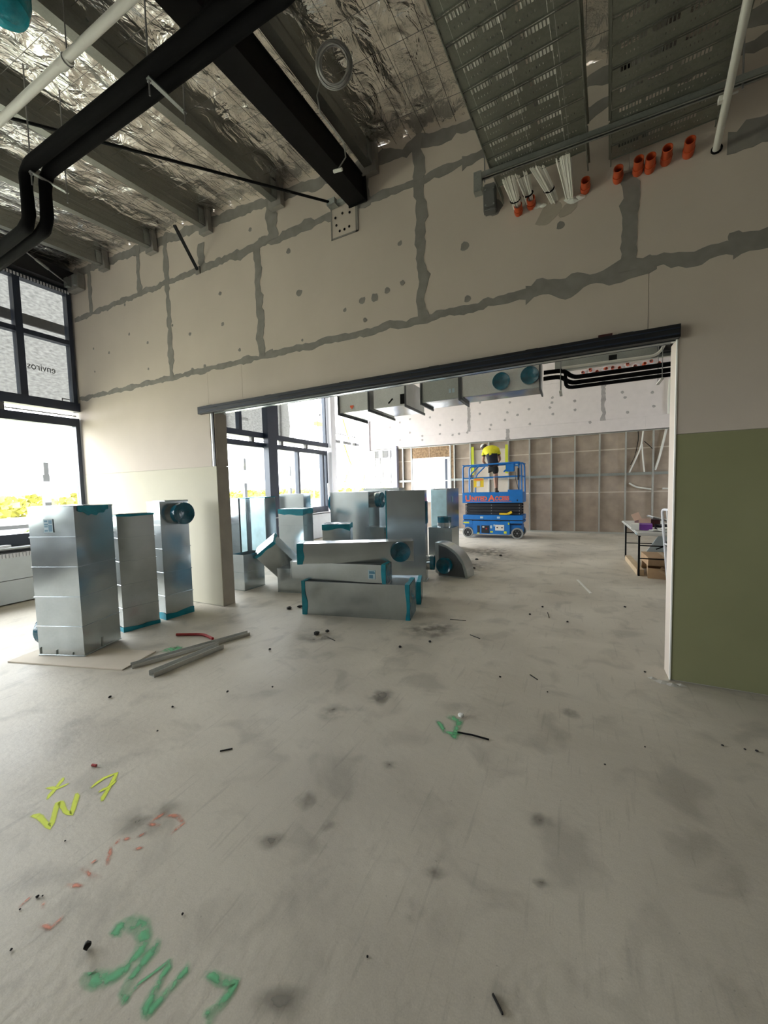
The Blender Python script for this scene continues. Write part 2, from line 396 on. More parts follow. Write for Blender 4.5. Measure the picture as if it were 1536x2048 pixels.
def ribbon(name, pts, w, m, z=0.0012):
    """a painted stroke lying on the floor; uv y runs 0 (middle) to 1 (rim)"""
    P = []
    for i in range(len(pts)-1):
        a = Vector(pts[i]); b = Vector(pts[i+1]); k = max(2, int((b-a).length/0.03))
        for j in range(k): P.append(a.lerp(b, j/k))
    P.append(Vector(pts[-1]))
    vs = []; uv = []; fs = []; n = len(P)
    for i, p in enumerate(P):
        t = (P[min(i+1, n-1)]-P[max(i-1, 0)]).normalized(); nn = Vector((-t.y, t.x))
        ww = w*(0.85+0.3*noise.noise((p.x*14, p.y*14, 3.1)))*0.62
        e = 1.0 if i in (0, n-1) else 0.0
        for s, u in ((-1, 1.0), (0, e), (1, 1.0)):
            q = p+nn*ww*s; vs.append((q.x, q.y, z)); uv.append((i/n, u))
    for i in range(n-1):
        o = i*3
        fs += [(o, o+1, o+4, o+3), (o+1, o+2, o+5, o+4)]
    me = bpy.data.meshes.new(name); me.from_pydata(vs, [], fs); me.materials.append(m)
    ul = me.uv_layers.new(name='UVMap')
    for lp in me.loops: ul.data[lp.index].uv = uv[lp.vertex_index]
    o = bpy.data.objects.new(name, me); C.objects.link(o); o.parent = fl_
    return o
def blot(name, x, y, rx, ry, m, z=0.0010, rot=0.0):
    n = 20; vs = [(x, y, z)]; uv = [(0, 0)]
    for j in range(n):
        a = 2*PI*j/n; k = 1.25*(1+0.3*noise.noise((x*3+math.cos(a)*1.3, y*3+math.sin(a)*1.3, 0)))
        dx, dy = rx*k*math.cos(a), ry*k*math.sin(a)
        vs.append((x+dx*math.cos(rot)-dy*math.sin(rot), y+dx*math.sin(rot)+dy*math.cos(rot), z)); uv.append((0, 1))
    me = bpy.data.meshes.new(name); me.from_pydata(vs, [], [(0, 1+j, 1+(j+1) % n) for j in range(n)]); me.materials.append(m)
    ul = me.uv_layers.new(name='UVMap')
    for lp in me.loops: ul.data[lp.index].uv = uv[lp.vertex_index]
    o = bpy.data.objects.new(name, me); C.objects.link(o); o.parent = fl_
    return o
YEL= [(0.0285, [(-2.599, 1.034), (-2.541, 0.964), (-2.49, 0.897)]), (0.0301, [(-2.601, 0.948), (-2.536, 0.966), (-2.51, 1.018)]), (0.0312, [(-2.445, 0.829), (-2.386, 0.835), (-2.257, 0.825), (-2.414, 0.921), (-2.398, 0.928), (-2.31, 0.908), (-2.256, 0.911), (-2.397, 1.005)]), (0.0285, [(-2.37, 1.042), (-2.378, 1.123), (-2.354, 1.175), (-2.301, 1.125), (-2.208, 1.016)]), (0.0273, [(-2.299, 1.05), (-2.281, 1.09), (-2.291, 1.149)])]
GRN= [(0.0444, [(-1.485, 0.689), (-1.505, 0.722), (-1.483, 0.75), (-1.428, 0.759), (-1.38, 0.742), (-1.356, 0.71), (-1.35, 0.663), (-1.367, 0.626), (-1.402, 0.6), (-1.444, 0.594), (-1.451, 0.605)]), (0.0402, [(-1.319, 0.769), (-1.316, 0.709), (-1.304, 0.647), (-1.267, 0.594)]), (0.0143, [(-1.267, 0.594), (-1.27, 0.654), (-1.232, 0.746)]), (0.0311, [(-1.229, 0.75), (-1.218, 0.702), (-1.199, 0.652), (-1.175, 0.602)]), (0.0283, [(-1.16, 0.768), (-1.161, 0.72), (-1.168, 0.658), (-1.17, 0.608)]), (0.0303, [(-1.106, 0.77), (-1.035, 0.775), (-0.98, 0.793), (-0.981, 0.761), (-0.985, 0.721), (-0.99, 0.679)]), (0.0269, [(-1.022, 0.703), (-0.979, 0.716)]), (0.0511, [(-0.794, 2.497), (-0.697, 2.446), (-0.686, 2.253)]), (0.0371, [(-0.839, 2.413), (-0.751, 2.305), (-0.642, 2.327)]), (0.1234, [(-3.777, 2.415), (-3.655, 2.441), (-3.676, 2.54)])]
PNK= [(0.0239, [(-1.858, 1.05), (-1.824, 1.128)]), (0.0239, [(-1.858, 1.05), (-1.78, 1.057)]), (0.0256, [(-1.818, 1.115), (-1.757, 1.133), (-1.693, 1.122), (-1.699, 1.052)]), (0.0239, [(-1.832, 0.98), (-1.802, 1.008)]), (0.0256, [(-1.879, 0.949), (-1.837, 0.95)]), (0.0285, [(-1.884, 0.902), (-1.879, 0.949)]), (0.0239, [(-1.802, 0.832), (-1.884, 0.902)]), (0.0242, [(-1.782, 0.937), (-1.737, 0.953)]), (0.0201, [(-1.899, 0.787), (-1.82, 0.785), (-1.763, 0.794)]), (0.0201, [(-1.875, 0.723), (-1.79, 0.741)]), (0.016, [(-1.937, 0.585), (-1.942, 0.642)]), (0.019, [(-1.842, 0.623), (-1.869, 0.65)]), (0.0201, [(-1.786, 0.601), (-1.732, 0.609), (-1.735, 0.656)]), (0.0201, [(-1.883, 0.81), (-1.867, 0.834)])]
STN= [(-1.552, 2.189, 0.101, 0.108), (-1.331, 2.465, 0.068, 0.067), (-1.237, 1.484, 0.052, 0.056), (-1.051, 1.409, 0.044, 0.032), (-0.142, 1.863, 0.056, 0.046), (-0.513, 1.412, 0.05, 0.028), (-0.551, 1.234, 0.053, 0.04), (-0.951, 1.891, 0.047, 0.031), (-0.025, 2.874, 0.055, 0.063), (-1.246, 1.232, 0.069, 0.041), (-0.815, 0.816, 0.078, 0.047), (-0.11, 1.558, 0.032, 0.021), (-1.346, 2.535, 0.117, 0.084), (-0.203, 1.134, 0.022, 0.036), (-25.77, 46.395, 0.459, 9.451), (-1.995, 7.585, 0.592, 0.647), (-1.815, 9.213, 0.575, 0.897), (-1.448, 3.964, 0.333, 0.282), (-2.468, 3.298, 0.22, 0.137), (-1.862, 1.062, 0.15, 0.097)]
for i, (w, p) in enumerate(YEL): ribbon('yellow_paint_stroke', p, w*0.95, M['paint_yellow'], 0.0012+i*0.0002)
for i, (w, p) in enumerate(GRN): ribbon('green_paint_stroke', p, w*1.25, M['paint_green'], 0.0012+i*0.0002)
for i, (w, p) in enumerate(PNK): ribbon('pink_paint_stroke', p, w*1.1, M['paint_pink'], 0.0012+i*0.0001)
for i, (x, y, a, b) in enumerate(STN):
    if y < 20: blot('floor_stain', x, y, a, b, M['stain'], 0.0006+0.00002*i, 0.45)

# ---- wall with the opening
def at_y(y): return Matrix.Translation((0, y, 0))
w = MB()
w.box((-7.95, 3.692, 0), (-4.405, 3.87, 5.75)); w.box((-4.405, 3.692, 2.745), (0.70, 3.87, 5.75)); w.box((0.70, 3.692, 0), (6.2, 3.87, 5.2))
wall_front = struct(w.build('wall_front', M['core']))
def sheet(pts, m, parent=None, y=WY, t=0.0115, name='plasterboard_sheet', gap=0.0015):
    cx = sum(p[0] for p in pts)/len(pts); cz = sum(p[1] for p in pts)/len(pts)
    q = [(x-math.copysign(gap, x-cx), z-math.copysign(gap, z-cz)) for x, z in pts]
    return MB().prism(q, t, at_y(y)).build(name, m, parent or wall_front)
def rect(x0, x1, z0, z1): return [(x0, z0), (x1, z0), (x1, z1), (x0, z1)]
Z1, Z2, Z3 = 1.957, 3.262, 4.575
sheet(rect(-7.69, -4.388, 0.008, Z1), M['board_cream'])
sheet(rect(0.692, 3.1, 0.008, Z1), M['board_olive']); sheet(rect(3.1, 6.0, 0.008, Z1), M['board_olive'])
sheet(rect(-7.69, -4.47, Z1, Z2), M['board_white'])
sheet(rect(-4.47, -3.835, 2.72, Z2), M['board_white'])
sheet(rect(-3.835, 0.50, 2.72, Z2), M['board_white'])
sheet([(0.692, Z1), (3.6, Z1), (3.6, Z2), (0.50, Z2), (0.50, 2.72), (0.692, 2.72)], M['board_white'])
sheet(rect(3.6, 6.0, Z1, Z2), M['board_white'])
for a, b in ((-7.69, -5.2), (-5.2, -3.48), (-3.48, -1.365), (-1.365, 0.36), (0.36, 3.0), (3.0, 6.0)):
    sheet(rect(a, b, Z2, Z3), M['board_white'])
for a, b in ((-7.69, -7.13), (-7.13, -5.83), (-5.83, -5.2), (-5.2, -3.235), (-3.235, -1.365), (-1.365, 0.37), (0.37, 3.0), (3.0, 4.2)):
    sheet([(a, Z3), (b, Z3), (b, max(Z3+0.02, roof_z(b, WY)+0.03)), (a, roof_z(a, WY)+0.03)], M['board_white'])

def tape(x0, z0, x1, z1, wd, m, parent, y=WY, name='joint_tape', seed=0, rag=0.5):
    a = Vector((x0, z0)); b = Vector((x1, z1)); L = (b-a).length; n = max(4, int(L/0.045)); t = (b-a)/L; nn = Vector((-t.y, t.x))
    A = []; B = []
    for i in range(n+1):
        p = a+t*L*i/n; s = i*0.22+seed*7.3
        dn = noise.noise((s*0.7, seed, 1.0))*wd*0.14
        wl = wd*(0.5+rag*(noise.noise((s, seed, 5.0))+0.6*noise.noise((s*3.1, seed, 9.0))))
        wr = wd*(0.5+rag*(noise.noise((s, seed, 15.0))+0.6*noise.noise((s*3.3, seed, 19.0))))
        q1 = p+nn*(dn+wl); q2 = p+nn*(dn-wr)
        A.append(q1); B.append(q2)
    mb = MB(); vs = []; fs = []
    for q1, q2 in zip(A, B): vs += [(q1.x, y-0.0016, q1.y), (q2.x, y-0.0016, q2.y), (q1.x, y+0.001, q1.y), (q2.x, y+0.001, q2.y)]
    for i in range(n):
        o = i*4; fs += [(o, o+1, o+5, o+4), (o, o+4, o+6, o+2), (o+1, o+3, o+7, o+5)]
    fs += [(0, 2, 3, 1), (4*n, 4*n+1, 4*n+3, 4*n+2)]
    mb.add(vs, fs); return mb.build(name, m, parent)
cm = M['compound']
TP = [(-7.68, Z2, -3.3, Z2, .072), (-3.35, Z2, 0.0, Z2, .078), (-0.4, Z2+.005, 0.55, Z2+.005, .14), (0.5, Z2, 1.1, Z2, .10), (1.0, Z2+.01, 6.0, Z2+.01, .13),
      (-7.65, Z3+.005, -4.4, Z3+.005, .075), (-4.5, Z3, -2.3, Z3, .10), (-2.4, Z3-.005, -0.9, Z3-.005, .075), (-0.95, Z3-.01, 5.0, Z3-.01, .10),
      (-5.2, Z2, -5.19, 5.22, .095), (-3.48, Z2, -3.49, Z3, .11), (-1.365, Z2, -1.365, Z3, .10), (0.355, Z2, 0.37, 4.0, .11), (-5.83, Z3, -5.82, 5.27, .09),
      (-7.13, Z3, -7.12, 5.35, .10), (-3.235, Z3, -3.235, 5.08, .17), (-1.37, Z3, -1.37, 4.95, .12), (0.4, Z3, 0.4, 4.85, .1), (0.95, 3.99, 1.8, 3.97, .16), (1.6, 3.98, 5.0, 3.98, .12),
      (-1.95, 4.52, -2.0, 4.85, .10), (-4.47, 4.62, -4.46, 4.9, .12)]
for i, (a, b, c, d, e) in enumerate(TP): tape(a, b, c, d, e, cm, wall_front, seed=i+1, y=WY-0.00012*i)
# sealant smeared along the roof line
for i, (a, b) in enumerate(((-7.6, -5.4), (-5.4, -3.2), (-3.2, -1.9), (-1.9, 0.4), (0.3, 3.0))):
    tape(a, roof_z(a, WY)-0.09, b, roof_z(b, WY)-0.09, .12, cm, wall_front, name='roof_line_sealant', seed=40+i, rag=0.45)
# screw and joint patches
PATm = []
for k in range(3):
    q = []
    for j in range(11):
        a = 2*PI*j/11; r = 0.035*(1+0.45*noise.noise((math.cos(a)*1.5+k*9, math.sin(a)*1.5, k)))
        q.append((r*math.cos(a), r*math.sin(a)*0.8))
    PATm.append(q)
def patches(lst, m, parent, y, sc0=1.0):
    src = []
    for k in range(3): src.append(MB().prism(PATm[k], 0.0025).build('compound_patch', m, parent))
    for i, p in enumerate(lst):
        s = (p[2] if len(p) > 2 else 1.0)*sc0
        o = src[i] if i < 3 else share(src[i % 3], 'compound_patch', parent)
        o.location = (p[0], y-0.0012, p[1]); o.scale = (s, 1, s); o.rotation_euler = (0, rnd.uniform(-0.9, 0.9), 0)
PAT= [(-3.0, 4.38, 1), (-1.59, 4.05, 0.8), (-1.57, 3.66, 0.8), (-0.93, 3.83, 2.2), (-2.87, 3.88, 1.5), (-4.15, 4.18, 0.8), (-0.91, 3.35, 1), (-4.77, 3.79, 0.8), (-4.13, 3.79, 0.8), (-3.85, 3.41, 0.7), (-6.15, 4.06, 0.7), (-6.71, 3.88, 0.7), (-7.14, 4.02, 0.6), (-7.15, 3.65, 0.6), (-5.71, 3.85, 0.7), (-5.73, 3.47, 0.6), (-4.76, 3.31, 0.8), (-4.51, 3.31, 0.8), (-2.85, 3.34, 0.5), (-2.04, 3.6, 1.2), (-1.89, 3.59, 1.4), (-1.74, 3.63, 1), (-2.01, 3.39, 0.8), (-3.58, 4.8, 0.8), (-3.43, 4.63, 1), (-2.26, 3.55, 0.7), (-5.13, 3.98, 0.6), (1.01, 3.32, 1.6), (-0.28, 3.27, 1.4), (-6.67, 4.54, 0.7), (-6.21, 4.51, 0.7), (-2.64, 2.46, 0.4)]
FPT= [(-7.18, 3.92), (-6.95, 3.94), (-6.51, 3.96), (-6.08, 4.11), (-5.66, 4.2), (-5.17, 3.52), (-4.85, 4.18), (-4.48, 3.54), (-4.47, 3.86), (-4.0, 4.0), (-4.0, 3.46), (-3.76, 3.48), (-3.46, 3.5), (-2.67, 3.55), (-2.63, 3.69), (-2.16, 3.81), (-2.08, 4.06), (-1.75, 3.94), (-1.36, 3.6), (-0.75, 4.07), (-0.69, 4.22), (-0.66, 3.85), (-0.68, 4.38), (-0.03, 4.19), (-0.02, 3.91), (1.32, 4.13), (1.39, 3.68), (2.0, 4.19), (2.04, 3.79), (1.25, 4.29), (-5.17, 3.37), (-6.09, 3.44), (-3.01, 4.11), (-3.0, 4.5), (-1.39, 4.09), (0.4, 3.48), (-5.67, 3.69), (-6.85, 3.5), (-6.61, 4.36), (-2.0, 4.38)]
patches([(a, b, min(c, 1.3)) for a, b, c in PAT]+[(-0.66, 4.08, 2.2), (-0.12, 3.76, 1.0)], cm, wall_front, WY)
# jamb linings, corner bead, stud beside the opening
bx('jamb_lining', (-4.403, 3.694, 0.0), (-4.389, 3.885, Z1), M['board_tan'], wall_front)
bx('jamb_lining', (-4.403, 3.694, Z1+.003), (-4.389, 3.885, 2.68), M['board_tan'], wall_front)
b_ = MB(); b_.box((-4.462, 3.683, Z1), (-4.440, 3.69, 2.69)); b_.build('stud_edge', M['galv_stud'], wall_front)
b_ = MB(); b_.box((-4.437, 3.681, Z1), (-4.404, 3.69, 2.69)); b_.build('dark_stud', M['track'], wall_front)
bx('jamb_lining', (0.686, 3.694, 0.0), (0.6985, 3.885, 2.68), M['board_white'], wall_front)
bx('corner_bead', (0.683, 3.674, 0.004), (0.692, 3.694, 2.68), M['corner_bead'], wall_front)
# plaster splash at the foot of the right jamb
mb = MB()
for (x, y, r) in ((0.63, 3.62, .055), (0.69, 3.60, .05), (0.57, 3.66, .03), (0.75, 3.62, .035)):
    n = 10; mb.add([(x+r*math.cos(2*PI*j/n)*(1+.3*math.sin(3*j)), y+r*.7*math.sin(2*PI*j/n), 0.001) for j in range(n)]+[(x, y, 0.014)], [(j, (j+1) % n, n) for j in range(n)])
mb.build('plaster_splash', M['core'], fl_)

# ---- door head track over the opening
trim = struct(MB().box((-4.63, 3.622, 2.672), (0.697, 3.6795, 2.768)).build('trim_1', M['track']))
mb = MB(); mb.box((-4.60, 3.612, 2.690), (0.690, 3.6225, 2.700)); mb.box((-4.60, 3.612, 2.735), (0.690, 3.6225, 2.742)); mb.build('track_rib', M['frame'], trim)
mb = MB(); mb.box((-4.385, 3.69, 2.664), (0.680, 3.698, 2.745)); mb.box((-4.385, 3.698, 2.664), (0.680, 3.735, 2.669)); mb.build('steel_head_channel', M['galv'], trim)
mb = MB(); mb.box((-4.385, 3.745, 2.700), (0.680, 3.80, 2.745)); mb.build('dark_guide_slot', M['track'], trim)
mb = MB(); mb.box((-4.385, 3.805, 2.715), (0.680, 3.885, 2.722)); mb.box((-4.385, 3.878, 2.700), (0.680, 3.885, 2.722)); mb.build('rear_head_channel', M['galv'], trim)
for x in (-4.45, -3.4, -2.3, -1.25, -0.35, 0.35):
    mb = MB(); mb.box((x-.05, 3.66, 2.768), (x+.05, 3.6805, 2.783)); mb.build('fixing_clip', M['black_steel'], trim)
mb = MB(); mb.box((0.16, 3.665, 2.77), (0.26, 3.6805, 2.80)); mb.build('torn_cardboard', M['maroon'], trim)

# ---- window wall
wl = MB()
wl.box((-7.95, -7.2, 0), (-7.72, 11.12, 0.86)); wl.box((-7.95, -7.2, 0.86), (-7.72, -4.6, 5.07)); wl.box((-7.95, -7.2, 5.07), (-7.72, 14.0, 6.2)); wl.box((-7.95, 11.45, 5.0), (-7.72, 13.7, 5.2))
wall_left = struct(wl.build('wall_left', M['post']))
bx('sill_panel', (-7.70, -2.0, 0.02), (-7.52, 0.85, 0.70), M['sill_panel'], wall_left)
bx('sill_panel', (-7.70, 0.86, 0.02), (-7.52, 3.62, 0.36), M['sill_panel'], wall_left)
bx('sill_panel', (-7.70, 0.86, 0.37), (-7.52, 3.62, 0.70), M['sill_panel'], wall_left)
mb = MB()
for i in range(70): mb.box((-7.515, 0.9+i*0.039, 0.705), (-7.50, 0.922+i*0.039, 0.765))
mb.box((-7.70, 0.86, 0.70), (-7.517, 3.62, 0.77)); mb.build('ribbed_strip', M['white_paint'], wall_left)
bx('sill_board', (-7.72, -2, 0.83), (-7.46, 3.66, 0.855), M['zinc'], wall_left)
bx('sill_board', (-7.72, 3.9, 0.83), (-7.46, 11.1, 0.855), M['zinc'], wall_left)
bx('sill_panel', (-7.70, 3.9, 0.02), (-7.52, 11.1, 0.80), M['sill_panel'], wall_left)

def window(name, y0, y1, low_m, up_m, up_rail):
    wn = struct(bpy.data.objects.new(name, None)); C.objects.link(wn); wn.location = (WX-.07, (y0+y1)/2, 0)
    ox, oy = WX-.07, (y0+y1)/2
    def part(nm, lo, hi, m=M['frame']):
        return MB().box((lo[0]-ox, lo[1]-oy, lo[2]), (hi[0]-ox, hi[1]-oy, hi[2])).build(nm, m, wn)
    X0, X1 = WX-.13, WX+.0
    part('sill_frame', (X0, y0, .86), (X1+.02, y1, 1.035)); part('lower_head', (X0, y0, 2.79), (X1, y1, 2.925))
    part('upper_sill', (X0, y0, 3.04), (X1+.05, y1, 3.185)); part('upper_head', (X0, y0, 5.0), (X1, y1, 5.08))
    k = y0+.3
    while k < y1-.3:
        part('packer', (X0+.02, k, 2.925), (X1-.02, k+.10, 3.04), M['grey_plastic']); 
        part('packer_strip', (X0+.05, k+.12, 2.965), (X0+.07, min(k+1.05, y1), 2.985), M['white_plastic'])
        k += 1.15
    for a, b, z in ((y0, low_m, 0), (y0, up_m, 1)):
        ys = [y0]+[m for m in b]+[y1]
        zz = (1.035, 2.79) if z == 0 else (3.185, 5.0)
        prev = y0+.06
        for m in list(b)+[None]:
            e = (m-.045) if m is not None else y1-.06
            part('glass_pane', (WX-.075, prev, zz[0]), (WX-.069, e, zz[1]), M['glass'])
            if m is not None:
                part('mullion', (X0, m-.045, zz[0]), (X1, m+.045, zz[1])); prev = m+.045
        for a_, b_ in ((y0, y0+.06), (y1-.06, y1)): part('jamb_frame', (X0, a_, zz[0]), (X1, b_, zz[1]))
    if up_rail: part('transom', (X0, y0, 4.16), (X1-.01, y1, 4.235))
    return wn
window('window_1', -4.6, 3.665, [-3.6, -1.4, 1.0], [-3.2, -1.2, 0.2, 1.55, 2.95], True)
window('window_2', 3.89, 11.08, [5.2, 8.22, 9.54, 10.84], [5.2, 7.27, 8.22, 8.63], False)
mb = MB()
for i in range(60): mb.box((-7.69, 1.2+i*.041, 5.0), (-7.68, 1.222+i*.041, 5.045))
mb.build('vent_strip', M['white_paint'], wall_left)
def post(name, lo, hi, m, parent=wall_left): return MB().box(lo, hi).build(name, m, parent)
post('steel_column', (-7.68, 8.03, 0), (-7.50, 8.38, 5.3), M['frame'])
post('white_column', (-7.80, 11.14, 0), (-7.55, 11.42, 5.4), M['white_paint'])
post('edge_beam', (-7.70, -2, 5.08), (-7.55, 3.67, 5.33), M['track'])
post('ledger_tube', (-7.9, 11.42, 3.62), (-7.82, 13.7, 3.66), M['zinc'])
post('timber_blocking', (-7.92, 11.5, 3.30), (-7.80, 12.1, 3.40), M['post']); post('timber_blocking', (-7.92, 12.3, 3.30), (-7.80, 12.85, 3.40), M['post']); post('timber_blocking', (-7.92, 13.0, 3.30), (-7.80, 13.5, 3.40), M['post'])
post('edge_tube', (-7.86, 13.18, 1.0), (-7.80, 13.24, 5.0), M['zinc'])
post('corner_post', (-7.62, 13.60, 0), (-7.42, 13.85, 5.6), M['white_paint'])
post('low_upstand', (-7.9, 11.42, 0), (-7.75, 13.7, 0.5), M['post'])

# ---- far wall: pink sheets above, bare studs below
wf = MB(); wf.box((-7.42, 13.83, 3.14), (6.2, 14.0, 6.2)); wf.box((-6.3, 13.70, 0.0), (6.2, 13.80, 0.05)); wf.box((-6.3, 13.70, 3.10), (6.2, 13.80, 3.14)); wf.box((-7.42, 13.70, 3.10), (-6.3, 13.80, 3.14))
wall_far = struct(wf.build('wall_far', M['galv_stud']))
for a, b in ((-7.42, -3.40), (-3.40, 0.75), (0.75, 4.6), (4.6, 6.1)): sheet(rect(a, b, 3.52, 4.82), M['board_pink'], wall_far, FY, 0.0125)
for a, b in ((-7.42, -6.20), ): sheet(rect(a, b, 3.12, 3.52), M['board_pink'], wall_far, FY, 0.0125)
for a, b in ((-6.2, -2.08), (-2.08, 1.85), (1.85, 6.1)): sheet(rect(a, b, 3.12, 3.52), M['board_pink'], wall_far, FY, 0.0125)
for a, b in ((-7.42, -5.0), (-5.0, -1.2), (-1.2, 2.9), (2.9, 6.1)): sheet(rect(a, b, 4.82, 6.15), M['board_pink'], wall_far, FY, 0.0125)
for i, (a, b, c, d, e) in enumerate([(-3.40, 3.53, -3.40, 4.82, .10), (0.75, 3.5, 0.75, 4.82, .11), (-2.08, 3.15, -2.08, 3.5, .12)]): tape(a, b, c, d, e, M['compound_far'], wall_far, FY, seed=60+i)
patches(FPT, M['compound_far'], wall_far, FY, 1.35)
# studs, nogging and the brown backs of the boards on the other side
studs = [-6.30, -6.0, -5.64, -4.10, -3.96, -3.37, -2.72, -2.06, -1.38, -0.71, -0.02, 0.67, 1.36, 2.05, 2.75, 3.45, 4.15]
def stud_mb(h):
    s = MB(); s.box((-.021, 0, 0), (.021, .0035, h)); s.box((-.021, .0035, 0), (-.018, .085, h)); s.box((-.021, .085, 0), (.021, .0885, h)); s.box((.017, .0035, 0), (.021, .010, h)); return s
s0 = stud_mb(3.05).build('stud', M['galv_stud'], wall_far)
for i, x in enumerate(studs):
    o = s0 if i == 0 else share(s0, 'stud', wall_far)
    o.location = (x, 13.703, 0.05)
for a, b in list(zip(studs[:-1], studs[1:])):
    if a == -5.64: continue
    mb = MB(); mb.box((a+.022, 13.706, 1.80), (b-.022, 13.712, 1.88)); mb.box((a+.022, 13.712, 1.80), (b-.022, 13.79, 1.805)); mb.build('nogging', M['galv_dull'], wall_far)
for i, (a, b) in enumerate(((-6.3, -5.62), (-4.12, -3.37), (-3.37, -1.38), (-1.38, 0.67), (0.67, 2.75), (2.75, 6.1))):
    for z0, z1 in ((0.02, 1.29), (1.305, 2.60), (2.615, 3.14)):
        MB().box((a+.002, 13.802, z0), (b-.002, 13.814, z1)).build('backing_board', M['board_back'], wall_far)
    for z in (1.297, 2.607):
        MB().box((a, 13.798, z-.018), (b, 13.8018, z+.018)).build('paper_joint_tape', M['paper_tape'], wall_far)
MB().box((-3.33, 13.775, 1.25), (-2.09, 13.795, 2.86)).build('pale_backing_board', M['board_new'], wall_far)
MB().box((-3.325, 13.690, 2.0), (-3.235, 13.702, 2.98)).build('yellow_edge_strip', M['hivis_tape'], wall_far)
MB().box((-2.16, 13.690, 2.0), (-2.07, 13.702, 2.98)).build('yellow_edge_strip', M['hivis_tape'], wall_far)
MB().box((-6.42, 13.62, 0), (-6.22, 13.80, 3.22)).build('lilac_column', M['lilac'], wall_far)
s1 = stud_mb(3.05)
for x in (-7.25, -7.02, -6.9, -6.55):
    o = share(s0, 'stud', wall_far); o.location = (x, 13.703, 0.05)
for a, b in ((-7.2, -7.0), (-6.85, -6.65), (-6.62, -6.5)): MB().box((a, 13.72, 2.80), (b, 13.78, 3.08)).build('grey_blocking', M['post'], wall_far)
# framed window in the far wall
w3 = struct(bpy.data.objects.new('window_3', None)); C.objects.link(w3); w3.location = (-4.87, 13.75, 0)
def p3(nm, lo, hi, m): return MB().box((lo[0]+4.87, lo[1]-13.75, lo[2]), (hi[0]+4.87, hi[1]-13.75, hi[2])).build(nm, m, w3)
p3('head_frame', (-5.60, 13.70, 2.62), (-4.16, 13.80, 2.68), M['white_paint']); p3('sill_frame', (-5.60, 13.70, 1.02), (-4.16, 13.80, 1.08), M['white_paint'])
p3('jamb_frame', (-5.60, 13.70, 1.08), (-5.54, 13.80, 2.62), M['white_paint']); p3('jamb_frame', (-4.22, 13.70, 1.08), (-4.16, 13.80, 2.62), M['white_paint'])
p3('mullion', (-4.75, 13.70, 1.08), (-4.70, 13.80, 2.62), M['white_paint']); p3('transom', (-4.70, 13.71, 1.80), (-4.22, 13.79, 1.84), M['white_paint'])
p3('glass_pane', (-5.54, 13.76, 1.08), (-4.75, 13.766, 2.62), M['glass']); p3('glass_pane', (-4.70, 13.76, 1.08), (-4.22, 13.766, 2.62), M['glass'])
MB().box((-5.60, 13.72, 2.70), (-4.95, 13.80, 3.09)).build('insulation_batt', M['insulation'], wall_far)
MB().box((-4.92, 13.72, 2.70), (-4.16, 13.80, 3.09)).build('insulation_batt', M['insulation'], wall_far)
MB().box((-4.09, 13.72, 1.9), (-3.98, 13.80, 3.09)).build('insulation_batt', M['insulation'], wall_far)
MB().box((-5.60, 13.80, 0.02), (-4.14, 13.814, 1.02)).build('backing_board', M['board_back'], wall_far)
# far room and near room side walls, back wall (outside the frame)
wr = MB(); wr.box((6.0, -7.2, 0), (6.2, 10.2, 5.9)); wr.box((6.0, 10.2, 0), (6.2, 11.8, 1.0)); wr.box((6.0, 10.2, 2.6), (6.2, 11.8, 5.9)); wr.box((6.0, 11.8, 0), (6.2, 14.0, 5.9))
struct(wr.build('wall_right', M['dim_wall']))
w4 = struct(bpy.data.objects.new('added_window_4', None)); C.objects.link(w4); w4.location = (6.1, 11.0, 0)  # unseen window, added to brighten the far room
for k in range(2): MB().box((-.003, -.77+.8*k, 1.06), (.003, -.83+.8*(k+1), 2.54)).build('glass_pane', M['glass'], w4)
for y in (-.77, 0, .77): MB().box((-.05, y-.03, 1.0), (.05, y+.03, 2.6)).build('mullion', M['frame'], w4)
for z in (1.03, 2.57): MB().box((-.05, -.8, z-.03), (.05, .8, z+.03)).build('transom', M['frame'], w4)
struct(MB().box((-7.95, -7.4, 0), (6.2, -7.2, 6.0)).build('wall_back', M['dim_wall']))

# ---- roof: foil blanket held by wire mesh
def foil_grid(name, x0, x1, y0, y1, step, amp, parent=None):
    nx = int((x1-x0)/step); ny = int((y1-y0)/step); vs = []; fs = []
    for j in range(ny+1):
        for i in range(nx+1):
            x = x0+(x1-x0)*i/nx; y = y0+(y1-y0)*j/ny
            a = noise.noise((x*1.7, y*1.1, 0.3)); b = noise.noise((x*4.2+2*a, y*3.0-1.6*a, 2.0)); c = noise.noise((x*10+3*b, y*7-2*b, 4.0))
            h = 0.5*a+0.9*(0.5-abs(b))+0.55*(0.4-abs(c))
            q = abs(math.sin(PI*x/0.3))*0.4
            vs.append((x, y, roof_z(x, y)+0.045-amp*(h+q)))
    for j in range(ny):
        for i in range(nx): o = j*(nx+1)+i; fs.append((o, o+nx+1, o+nx+2, o+1))
    m_ = MB(); m_.add(vs, fs); return m_.build(name, M['foil'], parent, smooth=True)
ceiling = struct(foil_grid('ceiling', -7.9, 6.1, -7.3, -0.6, 0.35, 0.03))
foil_grid('foil_blanket', -7.9, 2.4, -0.6, 3.69, 0.043, 0.040, ceiling)
foil_grid('foil_blanket', 2.4, 6.1, -0.6, 3.69, 0.3, 0.03, ceiling)
foil_grid('foil_blanket', -7.9, 6.1, 3.69, 14.0, 0.3, 0.03, ceiling)
mw = MB()
for i in range(64):
    x = -7.6+i*0.15; mw.tube([(x, -0.6, roof_z(x, -0.6)-.018), (x, 1.6, roof_z(x, 1.6)-.022), (x, 3.67, roof_z(x, 3.67)-.018)], .0022, 3, False)
for j in range(15):
    y = -0.5+j*0.3; mw.tube([(-7.6, y, roof_z(-7.6, y)-.022), (1.9, y, roof_z(1.9, y)-.022)], .0022, 3, False)
